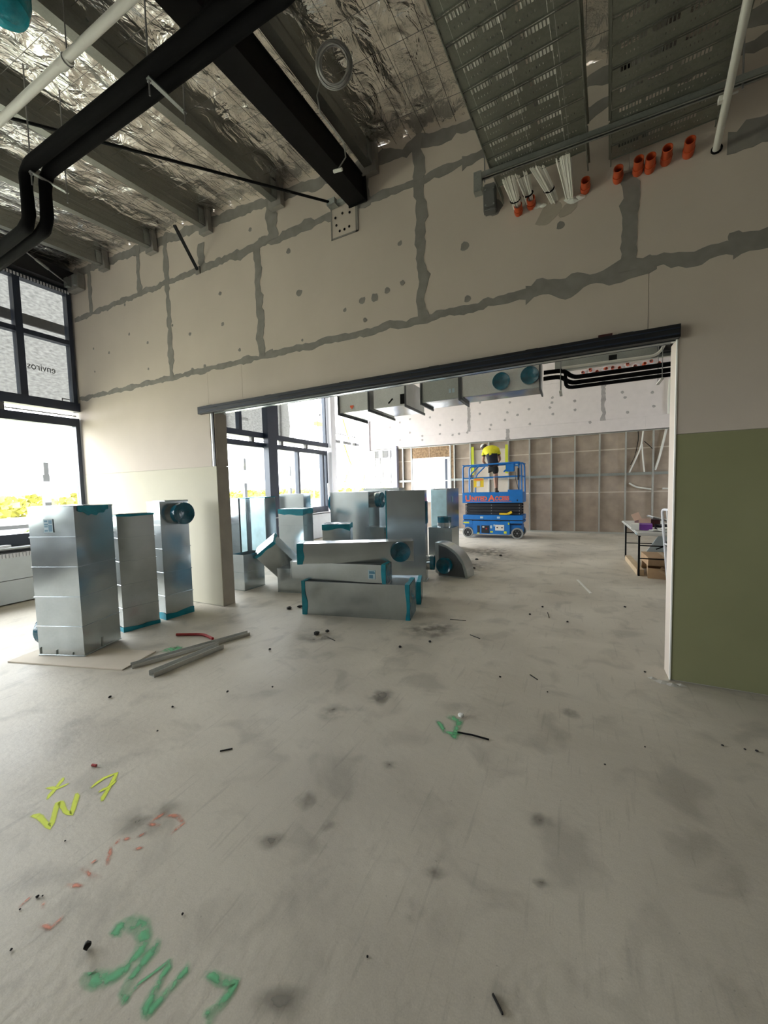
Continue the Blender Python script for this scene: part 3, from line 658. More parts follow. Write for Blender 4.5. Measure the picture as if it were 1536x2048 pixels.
mwo = mw.build('safety_mesh', M['mesh_wire'], ceiling); mwo['kind'] = 'stuff'

# ================================================================== ROOF STEEL AND SERVICES
def zs(x, y, dz): return (x, y, roof_z(x, y)+dz)
def purlin(x, label, y0=-0.9, y1=3.60, depth=0.215):
    n_ = roof_z(x, 0)
    t = thing('roof_purlin', label, 'purlin', (x, y0, roof_z(x, y0)), (math.atan(0.08), 0, 0), 'galvanised purlins under the roof foil')
    L = (y1-y0)/math.cos(math.atan(0.08)); b = -0.175; tp = b+depth
    prof = [(0, b), (0.078, b), (0.078, b+.075), (0.072, b+.085), (0.072, b+.105), (0.078, b+.115), (0.078, tp), (0.14, tp), (0.14, tp-.003), (0.081, tp-.003),
            (0.081, b+.116), (0.076, b+.106), (0.076, b+.084), (0.081, b+.074), (0.081, b-.003), (-0.003, b-.003), (-0.003, b+.02), (0, b+.02)]
    prof = [(px, pz) for px, pz in prof]
    MB().prism(list(reversed(prof)), L).build('c_section', M['purlin'], t)
    mb = MB()
    for k in (0.9, 2.6, 4.2):
        for z in (b+.05, b+.15): mb.tube([(.083, k, z), (.092, k, z)], .012, 6)
    mb.build('bolt_head', M['rod'], t)
    # collar of sealant and cleat where it meets the wall
    mb = MB(); mb.box((-.05, L-.012, b-.06), (.13, L+.06, tp-.02)); mb.build('wall_collar', M['compound'], t)
    mb = MB(); mb.box((.085, L-.10, b+.01), (.095, L-.02, tp-.04)); mb.box((.03, L-.10, b+.01), (.085, L-.09, tp-.04)); mb.build('cleat_plate', M['galv_dull'], t)
    return t
PL = [(-6.66, 'galvanised roof purlin nearest the tall left window'), (-5.47, 'second galvanised roof purlin out from the left window'),
      (-4.35, 'galvanised roof purlin with the short black strut at its wall end'), (-3.16, 'galvanised roof purlin left of the black steel beam'),
      (-1.93, 'galvanised roof purlin directly right of the black beam, behind the cable coil'), (-0.72, 'galvanised roof purlin above the left slotted cable tray'),
      (0.45, 'galvanised roof purlin above the right slotted cable tray')]
for x, l in PL: purlin(x, l)

# black steel beam
a_ = math.atan(0.085)
bm_t = thing('steel_beam', 'heavy black painted steel beam running up to the wall under the foil', 'beam', (-2.055, -0.9, 4.19), (a_, 0, 0))
L_ = 4.545/math.cos(a_)
mb = MB(); mb.box((-.10, 0, 0), (.10, L_, .012)); mb.box((-.10, 0, .218), (.10, L_, .23)); mb.build('flange', M['black_steel'], bm_t)
MB().box((.075, 0, .012), (.09, L_, .218)).build('web', M['black_steel'], bm_t)
MB().box((-.10, L_, -.02), (.12, L_+.012, .25)).build('end_plate', M['black_steel'], bm_t)

# perforated bracket plate on the wall below the beam
bp = thing('wall_bracket', 'square wall bracket with bolt holes plastered in under the black beam', 'bracket', (-2.23, 3.676, 4.48))
mb = MB(); mb.box((-.17, -.006, -.17), (.17, .001, -.155)); mb.box((-.17, -.006, -.17), (-.155, .001, .15)); mb.box((.14, -.006, -.17), (.17, .001, .2)); mb.build('plaster_rim', M['compound'], bp)
mb = MB(); mb.box((-.155, -.002, -.155), (.14, .0008, .15)); mb.build('back_plate', M['board_white'], bp)
mb = MB()
for x, z in ((-.11, .05), (-.10, -.03), (-.06, -.10), (0, -.10), (.06, -.09), (.07, .05), (-.02, .07)): mb.tube([(x, -.006, z), (x, -.002, z)], .014, 6)
mb.build('bolt_hole', M['black_steel'], bp)
mb = MB(); mb.box((-.14, -.05, .15), (.06, -.01, .19)); mb.box((-.16, -.09, .14), (-.06, -.01, .20)); mb.build('rod_lug', M['galv_dull'], bp)

# tie rod across the purlins, short strut, rod by the window
t = tag(place_mesh_origin(MB().tube([(-4.13, 1.56, 4.645), (-2.36, 3.60, 4.655)], .013, 8).build('tie_rod', M['black_steel'], None, True), (-2.36, 3.60, 4.655)), 'thin black tie rod running diagonally under the purlins to the wall', 'rod')
t = thing('diagonal_strut', 'short black steel strut bracing a purlin down to the wall', 'strut', (-4.53, 3.67, 4.57))
MB().bar((0, -.01, 0), (.17, -.44, .27), .035, .02).build('flat_bar', M['black_steel'], t); MB().box((-.04, -.012, -.05), (.04, .008, .04)).build('foot_plate', M['compound'], t)
t = thing('bracing_rod', 'slim bracing rod with turnbuckle above the tall left window', 'rod', (-7.5, 3.55, 5.08))
MB().tube([(0, 0, 0), (.78, -1.02, -.06)], .010, 6).build('rod', M['rod'], t); MB().tube([(.30, -.39, -.023), (.46, -.60, -.036)], .019, 8).build('turnbuckle', M['galv_dull'], t)
# grey plaster box where beam and window wall meet the wall
t = thing('boxed_bracket', 'grey plastered bracket box in the top corner beside the window', 'bracket', (-7.32, 3.67, 5.0))
mb = MB(); mb.box((-.25, -.10, -.02), (.08, 0, .22)); mb.build('cover', M['compound'], t); mb = MB(); mb.box((-.22, -.16, .03), (-.12, -.10, .17)); mb.box((-.02, -.14, .02), (.05, -.10, .18)); mb.build('lug', M['galv_dull'], t)

# insulated pipe pair on trapeze hangers
def arcs(pts, r=0.12, n=5):
    out = [Vector(pts[0])]
    for i in range(1, len(pts)-1):
        p = Vector(pts[i]); a = (Vector(pts[i-1])-p).normalized(); b = (Vector(pts[i+1])-p).normalized()
        q0 = p+a*r; q1 = p+b*r
        for k in range(n+1):
            s = k/n; out.append(q0*(1-s)**2+p*2*s*(1-s)+q1*s*s)
    out.append(Vector(pts[-1])); return out
PZ = 4.22
def pipe(dy, dz, lab):
    pts = arcs([(-0.6, 1.72+dy, PZ+dz+.04), (-1.4, 1.72+dy, PZ+dz+.01), (-3.93+dy*.5, 1.69+dy, PZ+dz), (-3.97+dy*.5, 1.71+dy*.9, PZ+dz-.40), (-5.6, 1.74+dy*.9, PZ+dz-.43)], .13, 6)
    mb = MB(); mb.tube(pts, [.044+.0025*math.sin(i*1.7) for i in range(len(pts))], 14)
    o = mb.build('insulated_pipe', M['black_rubber'], None, True); place_mesh_origin(o, pts[0]); tag(o, lab, 'pipe', 'black insulated pipes under the roof')
pipe(-0.06, 0.0, 'front black insulated pipe of the pair under the roof, bending down at its left end')
pipe(0.048, 0.012, 'rear black insulated pipe of the pair crossing under the roof, beside the hanger rods')
# third pipe leaving upward near the top of the frame
pts = arcs([(-1.95, 1.72, PZ+.13), (-1.62, 1.66, PZ+.14), (-1.3, 1.55, PZ+.35)], .12, 5)
o = MB().tube(pts, .042, 12).build('insulated_pipe', M['black_rubber'], None, True); place_mesh_origin(o, pts[0]); tag(o, 'short black pipe curving up over the insulated pair at the beam', 'pipe', 'black insulated pipes under the roof')
def hanger(x, y, lab):
    t = thing('trapeze_hanger', lab, 'hanger', (x, y, PZ-.06), (0,0,0), 'trapeze hangers under the insulated pipes')
    for s in (-1, 1):
        MB().tube([(.01*s, .115*s, -.09), (.005*s, .115*s, roof_z(x, y)-PZ+.02)], .0055, 6).build('threaded_rod', M['rod'], t)
        mb = MB(); mb.tube([(.01*s, .115*s, -.012), (.01*s, .115*s, .002)], .012, 6); mb.build('nut', M['rod'], t)
    MB().box((-.014, -.13, -.004), (.014, .13, .004)).build('cross_bar', M['galv_dull'], t)
hanger(-3.86, 1.75, 'trapeze hanger of two thin rods where the insulated pipes bend down')
hanger(-2.37, 1.76, 'trapeze hanger of two thin rods beside the black steel beam')

# white PVC pipe, upper left
pp = thing('pvc_pipe', 'white plastic pipe slung under the roof left of the insulated pipes', 'pipe', (-2.75, 1.375, 4.2))
MB().tube([(-1.7, -.035, 0), (1.3, .015, 0)], .024, 12).build('tube', M['white_plastic'], pp, True)
MB().tube([(-.05, -.0015, 0), (.04, .0012, 0)], .029, 12).build('coupling', M['white_plastic'], pp, True)
mb = MB(); mb.tube([(.02, 0, .02), (.02, 0, .72)], .004, 6); mb.tube(arc((.02, 0, 0), .03, 0, 2*PI, 12, (0,1,0), (0,0,1))[:-1], .005, 5, closed=True); mb.build('hanger_rod', M['rod'], pp)

# teal wrapped duct end, top left corner
te = thing('wrapped_duct', 'round duct end wrapped in teal plastic hanging in the top left corner', 'duct', (-2.93, 1.14, 4.375))
MB().tube([(0, 0, .12), (.0, .0, .36)], .142, 24).build('round_duct', M['galv'], te, True)
vs = []; fs = []; n = 24; kk = 7
for i in range(kk):
    for j in range(n):
        a = 2*PI*j/n; r = (.150, .158, .156, .152, .135, .085, .01)[i]*(1+.05*noise.noise((math.cos(a)*3, math.sin(a)*3, i*.8))); z = (.36, .30, .18, .06, .0, -.03, -.05)[i]
        vs.append((r*math.cos(a), r*math.sin(a), z+.01*noise.noise((math.cos(a)*2, math.sin(a)*2, i))))
for i in range(kk-1):
    for j in range(n): fs.append((i*n+j, i*n+(j+1) % n, (i+1)*n+(j+1) % n, (i+1)*n+j))
mb = MB(); mb.add(vs, fs); mb.build('film_wrap', M['teal_bright'], te, True)

# hanging coil of cable with tail
co = thing('cable_coil', 'coil of grey cable hanging from the roof right of the black beam', 'cable coil', (-1.50, 2.40, 4.51))
for k in range(7):
    r = .098+.009*(k % 4); pth = [(r*math.cos(2*PI*j/26)+.004*math.sin(k*2), -.025+.009*k+.006*math.sin(3*2*PI*j/26+k), r*.92*math.sin(2*PI*j/26)) for j in range(26)]
    MB().tube(pth, .006, 6, closed=True).build('coil_loop', M['wire'], co, True).rotation_euler = (.62, .0, .35)
MB().tube([(0, 0, .09), (-.01, .01, .3), (-.02, 0, .34)], .003, 5).build('tie_wire', M['wire'], co)
pts = [Vector(p) for p in ((-.11, 0, -.02), (-.15, .0, -.13), (-.14, .02, -.24), (-.05, .04, -.36), (.03, .05, -.48), (.04, .05, -.58), (-.02, .03, -.66))]
sm = []
for i in range(len(pts)-1):
    for k in range(4): sm.append(pts[i].lerp(pts[i+1], k/4))
MB().tube(sm+[pts[-1]], .0048, 6).build('cable_tail', M['wire'], co, True)
MB().tube([(-.05, .03, -.655), (.02, .03, -.665)], .011, 6).build('cable_tip', M['white_plastic'], co)

# cable trays
TZ = 4.05; AZ = math.radians(-3.8)
def slat_mesh(wd, pitch):
    """one pressed slat: flat band with a row of wide slots, a row of narrow slots and a folded lip"""
    mb = MB(); n = 34; x0 = -wd/2; d = wd/n
    ys = (0.004, 0.012, 0.044, 0.078, 0.100, pitch-.010)
    def strip(p, q): mb.add([(x0, p, 0), (-x0, p, 0), (-x0, q, 0), (x0, q, 0)], [(0, 1, 2, 3)])
    strip(ys[0], ys[1]); strip(ys[2], ys[3]+.004); strip(ys[4]-.006, ys[5])
    for (p, q, k, skip) in ((ys[1], ys[2], .34, (0, 1, 9, 17, 18, 27, 28, 29, 30, 31, 32, 33)), (ys[3]+.004, ys[4]-.006, .78, (0, 1, 2, 8, 9, 16, 17, 24, 25, 31, 32, 33))):
        for i in range(n):
            xa = x0+i*d
            e = 1.0 if i in skip else k
            mb.add([(xa, p, 0), (xa+d*e, p, 0), (xa+d*e, q, 0), (xa, q, 0)], [(0, 1, 2, 3)])
    for y in (ys[0], ys[5]): mb.box((x0, y-.0012, -.007), (-x0, y+.0012, .0))
    return mb
def tray(x, wd, y0, y1, lab, nsl=1):
    t = thing('cable_tray', lab, 'cable tray', (x, y0, TZ), (0, 0, AZ), 'slotted cable trays'); L = y1-y0; pitch = .145/2*1.0
    s = slat_mesh(wd-.012, .145).build('slat', M['galv_tray'], t)
    n = max(1, round(L/.145)) if L > 1 else nsl
    for i in range(n):
        o = s if i == 0 else share(s, 'slat', t)
        o.location = (0, i*.145, 0)
    for sx in (-1, 1):
        mb = MB(); mb.box((sx*wd/2-.0015, 0, -.003), (sx*wd/2+.0015, L, .055)); mb.box((min(sx*wd/2, sx*(wd/2+.014)), 0, .053), (max(sx*wd/2, sx*(wd/2+.014)), L, .056))
        mb.tube([(sx*wd/2, 0, -.002), (sx*wd/2, L, -.002)], .005, 6); mb.build('side_rail', M['galv_tray'], t)
        mb = MB()
        for i in range(n): mb.box((sx*wd/2-.004*sx-.002, i*.145+.055, .008), (sx*wd/2-.004*sx+.002, i*.145+.085, .040))
        mb.build('rail_slot', M['black_steel'], t)
    return t
tray(-0.530, 0.66, -0.68, 3.235, 'slotted galvanised cable tray on the left carrying white cables')
tray(0.260, 0.63, -0.68, 3.235, 'slotted galvanised cable tray on the right beside the white conduit, carrying no visible cables')
tray(-0.272, 0.65, 3.245, 3.60, 'short tray end piece over the white cable bundles and their orange sleeves')
t_ = tray(0.52, 0.625, 3.245, 3.60, 'short tray end piece above the row of empty orange sleeves', 2)
t = thing('strut_channel', 'long steel strut channel carrying both cable trays across the wall', 'channel', (-0.70, 3.205, TZ-.045), (0, 0, math.radians(1.0)))
mb = MB(); mb.box((0, -.021, 0), (1.72, -.018, .041)); mb.box((0, .018, 0), (1.72, .021, .041)); mb.box((0, -.021, 0), (1.72, -.008, .003)); mb.box((0, .008, 0), (1.72, .021, .003)); mb.build('slotted_channel', M['galv_dull'], t)
MB().box((0, -.018, .036), (1.72, .018, .041)).build('channel_back', M['lift_dark'], t)
for x in (.05, 1.60): MB().tube([(x, 0, -.03), (x, 0, .78)], .005, 6).build('threaded_rod', M['rod'], t)
MB().box((-.03, -.03, -.10), (.03, .03, .05)).build('end_bracket', M['galv_dull'], t)

# junction box left of the tray end
jb = thing('junction_box', 'grey plastic junction box on the wall at the left tray corner', 'junction box', (-0.69, 3.62, 4.13), (0.1, 0, 0.1))
MB().box((-.055, -.03, -.11), (.055, .06, .11)).build('box_body', M['grey_plastic'], jb, bevel=.012)
MB().box((-.045, -.042, -.09), (.045, -.03, .07)).build('box_lid', M['grey_plastic'], jb, bevel=.006)
mb = MB()
for x, z in ((-.035, .05), (.035, .05), (-.035, -.07), (.035, -.07)): mb.tube([(x, -.048, z), (x, -.042, z)], .008, 6)
mb.build('lid_screw', M['galv_dull'], jb)

# white cables lying on the left tray (seen through the slots), then dropping in bundles into the wall
def bundle(lab, start_x, px, pz, n, bend, tie, spread=.15):
    t = thing('cable_bundle', lab, 'cable bundle', (px, 3.66, pz), (0,0,0), 'white cable bundles entering the wall')
    mb = MB()
    for k in range(n):
        u = (k-(n-1)/2)/max(1, n-1); v = rnd.uniform(-1, 1)
        sx = start_x+u*.10; ex = px+u*.05
        wx_ = start_x+u*spread; pts = [Vector((wx_-.21-px, -3.2, TZ+.010+.005*v-pz)), Vector((wx_-.03-px, -.55, TZ+.010+.005*v-pz)), Vector((sx-px, -.33, TZ+.010+.005*v-pz)), Vector((sx*.3+ex*.7-px, -.09+.01*v, .028+.02*v)), Vector((ex-px, .03, -.002+.02*v))]
        q = []
        for i in range(len(pts)-1):
            for s in range(3): q.append(pts[i].lerp(pts[i+1], s/3))
        mb.tube(q+[pts[-1]], .0058, 5)
    c = mb.build('cables', M['white_cable'], t, True); c['kind'] = 'stuff'
    if tie:
        mb = MB(); cx = 0; tx = (start_x-px)*.33; mb.tube([(tx+.038*math.cos(a), -.10, .032+.026*math.sin(a)) for a in [2*PI*j/14 for j in range(14)]], .006, 5, closed=True); mb.build('cable_tie', M['black_steel'], t)
    return t
bundle('leftmost bundle of white cables, dropping into an orange sleeve', -.50, -.455, 3.975, 13, .045, True)
bundle('second bundle of white cables from the left, with black tie above an orange sleeve', -.40, -.352, 3.99, 11, .05, True)
bundle('third bundle of white cables, slanting right, entering the bare wall', -.29, -.166, 3.968, 16, .03, True)
bundle('rightmost and widest bundle of white cables, ending at a torn plaster hole', -.10, -.053, 3.956, 22, .02, False)
t = MB()
for (x, z, r) in ((-.03, 3.925, .05), (.02, 3.93, .04), (-.06, 3.94, .035), (-.31, 3.975, .045), (-.26, 3.96, .03)):
    t.add([(x+r*math.cos(2*PI*j/9)*(1+.3*math.sin(5*j)), 3.674, z+r*.6*math.sin(2*PI*j/9)) for j in range(9)]+[(x, 3.66, z)], [(j, (j+1) % 9, 9) for j in range(9)])
t.build('torn_plaster', M['white_plastic'], wall_front)
for i, (x, z, a) in enumerate(((-.20, 3.89, 2.2), (-.06, 3.88, 1.6), (-.22, 3.83, .9))):
    o = MB().prism([(px*a*1.6, pz*a) for px, pz in PATm[i]], .002).build('wall_stain', M['board_tan'], wall_front); o.location = (x, WY-.0018-.0003*i, z); o.rotation_euler = (0, -.6, 0)
# orange sleeves
def sleeve(x, z, L, tilt, lab):
    t = thing('conduit_sleeve', lab, 'conduit', (x, 3.675, z), (0, 0, tilt), 'orange conduit sleeves through the wall')
    MB().ring((0, .03, 0), (0, -L, .012), .033, .028, 18).build('pipe', M['orange'], t, True)
    MB().ring((0, -.012, .002), (0, -L*.45, .004), .0365, .032, 18).build('collar', M['orange'], t, True)
    return t
sleeve(-.455, 3.965, .085, .05, 'orange sleeve around the leftmost white cable bundle')
sleeve(-.352, 3.985, .085, .05, 'orange sleeve around the second white cable bundle')
sleeve(.058, 3.97, .10, .0, 'empty orange sleeve just right of the widest cable bundle')
sleeve(.285, 3.968, .11, -.05, 'first empty orange sleeve under the right tray end, left of a tight pair')
sleeve(.415, 3.975, .125, -.05, 'left one of the tight pair of empty orange sleeves')
sleeve(.492, 3.965, .125, -.08, 'right one of the tight pair of empty orange sleeves')
sleeve(.592, 3.985, .125, -.08, 'empty orange sleeve fifth along, between the tight pair and the last one')
sleeve(.725, 3.985, .125, -.1, 'last empty orange sleeve, nearest the white conduit')
# white conduit on the right
wc = thing('white_conduit', 'long white plastic conduit dropping from the roof into the wall at right', 'conduit', (0.888, 3.67, 3.95))
MB().tube([(0, .02, 0), (-.148, -1.07, .0), (-.30, -2.1, .015)], .022, 12).build('tube', M['white_plastic'], wc, True)
MB().ring((0, -.002, 0), (-.001, -.01, .001), .034, .022, 16).build('wall_hole', M['black_steel'], wc)
mb = MB(); mb.tube([(-.10, -.44, .010), (-.01, -.44, .018)], .006, 6); mb.box((-.105, -.455, -.01), (-.085, -.425, .022)); mb.build('saddle_clip', M['white_plastic'], wc)
# loose grey plate behind the right tray
t = thing('cover_plate', 'grey square cover plate lying above the right tray end', 'plate', (0.36, 3.56, 4.20), (0.5, 0, 0))
MB().box((-.11, -.03, -.07), (.09, -.025, .09)).build('plate', M['grey_plastic'], t, bevel=.002); MB().box((-.12, -.024, -.08), (.10, -.015, .10)).build('gasket', M['galv_dull'], t)

# ================================================================== DUCT PIECES
def panel_faces(w, d, L, nseg, bulge=0.004, seed=0):
    """square sheet metal tube along z with gently buckled faces"""
    mb = MB(); k = 5; zs_ = []
    m = max(4, nseg*4)
    vs = []; idx = {}
    ring = []
    for i in range(k): ring.append((-w/2+w*i/k, -d/2, 0, -1))
    for i in range(k): ring.append((w/2, -d/2+d*i/k, 1, 0))
    for i in range(k): ring.append((w/2-w*i/k, d/2, 0, 1))
    for i in range(k): ring.append((-w/2, d/2-d*i/k, -1, 0))
    n = len(ring); fs = []
    for j in range(m+1):
        z = L*j/m; seam = (j % 4 == 0)
        for i, (x, y, nx, ny) in enumerate(ring):
            edge = (i % k == 0)
            b = 0 if (edge or seam) else bulge*(0.5+1.6*noise.noise((x*4+seed, y*4-seed, z*3+seed*2)))
            vs.append((x+nx*b, y+ny*b, z))
    for j in range(m):
        for i in range(n): fs.append((j*n+i, j*n+(i+1) % n, (j+1)*n+(i+1) % n, (j+1)*n+i))
    mb.add(vs, fs); return mb, n, m
def square_ring(w, d, z0, z1, out):
    mb = MB(); o = out
    mb.box((-w/2-o, -d/2-o, z0), (w/2+o, -d/2+.002, z1)); mb.box((-w/2-o, d/2-.002, z0), (w/2+o, d/2+o, z1))
    mb.box((-w/2-o, -d/2+.002, z0), (-w/2+.002, d/2-.002, z1)); mb.box((w/2-.002, -d/2+.002, z0), (w/2+o, d/2-.002, z1)); return mb
def film_cap(w, d, z, s, seed, bag=0.03):
    """crinkled plastic film stretched over an open duct end"""
    mb = MB(); k = 10; vs = []; fs = []
    for j in range(k+1):
        for i in range(k+1):
            x = -w/2+w*i/k; y = -d/2+d*j/k; e = min(i, j, k-i, k-j)/(k/2)
            vs.append((x*1.008, y*1.008, z+s*(0.004+bag*(e**.6)*noise.noise((x*9+seed, y*9, seed))-s*0.0)))
    for j in range(k):
        for i in range(k): o = j*(k+1)+i; fs.append((o, o+1, o+k+2, o+k+1))
    mb.add(vs, fs); return mb
def ragged_band(w, d, z0, z1, out, seed, top_rag):
    mb = MB(); k = 8; ring = []
    for i in range(k): ring.append((-w/2-out+(w+2*out)*i/k, -d/2-out))
    for i in range(k): ring.append((w/2+out, -d/2-out+(d+2*out)*i/k))
    for i in range(k): ring.append((w/2+out-(w+2*out)*i/k, d/2+out))
    for i in range(k): ring.append((-w/2-out, d/2+out-(d+2*out)*i/k))
    n = len(ring); vs = []
    for (x, y) in ring: vs.append((x, y, z0 if top_rag else z0+.5*(z1-z0)*max(-.4, noise.noise((x*7+seed, y*7, seed)))))
    for (x, y) in ring: vs.append((x, y, z1 if not top_rag else z1+.5*(z1-z0)*max(-.4, noise.noise((x*7+seed, y*7, seed)))))
    mb.add(vs, [(i, (i+1) % n, n+(i+1) % n, n+i) for i in range(n)]); return mb
DUCT_N = [0]
def duct(lab, cx, cy, z0, w, d, L, ang=0.0, lie=False, nseg=4, t0=0, t1=0, cap0='metal', cap1='metal', seam=True, group=None, name='metal_duct', tilt=None, label=None):
    """t0/t1: width of teal tape at the low/high end; cap: 'metal' lid or 'film'"""
    DUCT_N[0] += 1; sd = DUCT_N[0]*1.37
    t = thing(name, lab, 'duct', (cx, cy, z0), (0, 0, math.radians(ang)), group)
    if lie: t.matrix_world = Matrix.Translation((cx, cy, z0)) @ Matrix.Rotation(math.radians(ang), 4, 'Z') @ Matrix.Rotation(math.radians(90), 4, 'Y')
    if tilt is not None: t.matrix_world = Matrix.Translation((cx, cy, z0)) @ tilt
    mb, n, m = panel_faces(w, d, L, nseg, 0.0035, sd)
    body = mb.build('sheet_body', M['galv'], t, True)
    if seam:
        for i in range(1, nseg):
            z = L*i/nseg; square_ring(w, d, z-.005, z+.005, .007).build('seam', M['galv'], t)
    for z, s, tp, cp in ((0, -1, t0, cap0), (L, 1, t1, cap1)):
        if cp == 'metal': MB().box((-w/2+.001, -d/2+.001, z-.002), (w/2-.001, d/2-.001, z+.001)).build('end_panel', M['galv'], t)
        elif cp == 'film': film_cap(w, d, z, s, sd+s).build('film_cap', M['teal'], t, True)
        if cp != 'open': square_ring(w, d, min(z, z-s*.012), max(z, z-s*.012), .004).build('end_flange', M['galv'], t)
        if tp: ragged_band(w, d, min(z, z-s*tp), max(z, z-s*tp), .006, sd+s, s < 0).build('teal_tape', M['teal_tape'], t)
    return t
def spigot(t, pos, direction, r, L, film=True, bag=0.25):
    """round collar with film over its mouth; child parts of duct t"""
    p = Vector(pos); dr = Vector(direction).normalized()
    MB().ring(p, p+dr*L*.55, r*.985, r*.95, 24).build('collar', M['galv'], t, True)
    MB().ring(p+dr*L*.45, p+dr*L, r*1.0, r*.95, 24).build('tape_ring', M['teal'], t, True)
    u = Vector((0,0,1)) if abs(dr.z) < .9 else Vector((1,0,0)); x = dr.cross(u).normalized(); y = dr.cross(x)
    vs = [p+dr*(L-bag*r)]; fs = []; n = 24; K = 5
    for k in range(1, K+1):
        for j in range(n):
            a = 2*PI*j/n; q = k/K; h = L-bag*r*(1-q*q)+.05*r*noise.noise((q*3*math.cos(a)+p.x*9, q*3*math.sin(a), p.z*5))
            vs.append(p+dr*h+(x*math.cos(a)+y*math.sin(a))*r*q)
    for j in range(n): fs.append((0, 1+j, 1+(j+1) % n))
    for k in range(K-1):
        for j in range(n): fs.append((1+k*n+j, 1+k*n+(j+1) % n, 1+(k+1)*n+(j+1) % n, 1+(k+1)*n+j))
    mb = MB(); mb.add(vs, fs); mb.build('film_cap', M['teal'], t, True)
def sticker(t, pos, nrm, w, h):
    """small printed label, lying on a face whose normal is local -y, +x ..."""
    p = Vector(pos); n = Vector(nrm); up = Vector((0,0,1)); x = up.cross(n).normalized()
    def q(u0, v0, u1, v1, off): return [p+x*u0+up*v0+n*off, p+x*u1+up*v0+n*off, p+x*u1+up*v1+n*off, p+x*u0+up*v1+n*off]
    mb = MB(); mb.add(q(-w/2, -h/2, w/2, h/2, .006), [(0, 1, 2, 3)]); s = mb.build('paper_label', M['label'], t)
    mb = MB()
    for (a, b, c, d) in ((-.42, .28, -.05, .42), (.05, .15, .42, .42), (-.42, .05, 0, .18), (.02, -.42, .42, .08), (-.42, -.1, -.05, 0), (-.42, -.42, -.05, -.3)): mb.add(q(a*w, b*h, c*w, d*h, .0068), [(0, 1, 2, 3)])
    mb.build('label_print', M['label_print'], t)

# --- near group left of the opening
A = duct('large tall upright duct with paper label standing nearest on the left', -4.628, 2.075, 0.014, .50, .45, 1.485, 20, nseg=5, group=None)
sticker(A, (-.03, -.225, 1.30), (0, -1, 0), .10, .13)
spigot(A, (-.25, -.03, .20), (-1, 0, 0), .15, .11)
mb = MB(); vs = []
n = 12
for i in range(n+1):
    y = -.19+.36*i/n; vs += [(.257, y, 1.485), (.257, y, 1.485-.045-.05*math.sin(PI*i/n)*(1 if i > 1 else .4)-.012*math.sin(i*2.1))]
mb.add(vs, [(2*i, 2*i+1, 2*i+3, 2*i+2) for i in range(n)]); mb.build('teal_tape', M['teal_tape'], A)
film_cap(.50, .45, 1.487, 1, 3.3, .01).build('film_cap', M['teal'], A, True)
mb = MB()
for i in range(3): mb.box((-.23+.18*i, -.236, .02), (-.227+.18*i, -.2255, .085-.02*i))
mb.box((.2505, -.02, .02), (.258, -.008, .12)); mb.build('drive_slip', M['galv_dull'], A)
B = duct('slim upright duct with teal taped ends, middle of the three by the left wall', -4.704, 2.725, 0.0, .12, .39, 1.37, -10, nseg=5, t0=.05, t1=.025, cap1='film')
Cc = duct('tall upright duct with a round teal spigot near its top, beside the wall end', -4.758, 3.197, 0.0, .29, .37, 1.50, -4, nseg=5, t0=.075, t1=0)
spigot(Cc, (.145, .04, 1.34), (1, 0, .02), .14, .15)
mb = MB(); mb.box((-.13, -.12, 1.50), (.15, .19, 1.512)); mb.build('loose_lid', M['galv_dull'], Cc)

# --- stack of three in the opening
S1 = duct('bottom duct of the lying stack of three, with wide teal taped ends', -3.205+.02, 3.87+.17, .215, .43, .38, 1.41, 12.3, lie=True, nseg=1, t0=.055, t1=.05, cap0='film', cap1='film', seam=False)
S2 = duct('middle duct of the lying stack of three, with a paper label by its teal end', -3.37-.008, 3.905+.12, .550, .225, .235, 1.32, 8.6, lie=True, nseg=1, t0=0, t1=.05, cap1='film', seam=False)
S3 = duct('top duct of the lying stack of three, with a round teal spigot at one end', -3.14-.05, 3.775+.11, .796, .255, .25, 1.47, 27.5, lie=True, nseg=1, t0=.075, t1=.0, cap0='film', seam=False)
# lying ducts: local x points down, local y points away, local z runs along the duct
def lie_sticker(t, z, x, sz, d):
    mb = MB(); mb.box((x-sz/2, -d/2-.0072, z-sz*.42), (x+sz/2, -d/2-.006, z+sz*.42)); mb.build('paper_label', M['label'], t)
    mb = MB()
    for a, b, c, e in ((-.4, -.3, -.1, .3), (.0, -.3, .4, .15), (-.3, .2, -.1, .38)): mb.box((x+a*sz, -d/2-.0078, z+b*sz), (x+c*sz, -d/2-.0071, z+e*sz))
    mb.build('label_print', M['label_print'], t)
lie_sticker(S2, 1.14, .01, .11, .235)
spigot(S3, (0.0, -.125, 1.30), (0, -1, 0), .125, .07, bag=.35)

# --- ducts behind the stack and behind the left wall end
D1a = duct('tall upright duct half hidden behind the wall end, left of the bright narrow one', -6.99, 6.36, 0, .46, .28, 1.45, -3, nseg=4, cap1='film')
D1b = duct('tall narrow upright duct with one bright edge between two wider ducts', -6.63, 6.36, 0, .20, .28, 1.46, -3, nseg=4, t1=.02)
D1c = duct('tall wide upright duct reflecting blue light, right of the narrow one', -6.20, 6.38, 0, .46, .30, 1.475, -3, nseg=4, t1=.02)
for dd, w_, d_ in ((D1b, .20, .28), (D1c, .46, .30)): MB().box((-w_/2+.01, -d_/2-.0085, .06), (w_/2-.01, -d_/2-.0055, 1.44)).build('pale_film_and_reflection', M['pale_film_and_reflection'], dd)  # pale panels imitate blue light reflected on these two ducts
D1d = duct('tall upright duct with crumpled top standing behind the blue tinted one', -5.62, 6.78, 0, .62, .30, 1.52, 6, nseg=3)
D2 = duct('short open upright duct on the floor just right of the wall end', -4.87, 4.62, 0, .27, .44, .585, -1, nseg=2, cap1='open')
D3 = duct('waist high upright duct with a broad teal band round its top, behind the stack', -4.79, 5.78, 0, .52, .38, 1.25, 9, nseg=4, t1=.10, cap1='film')
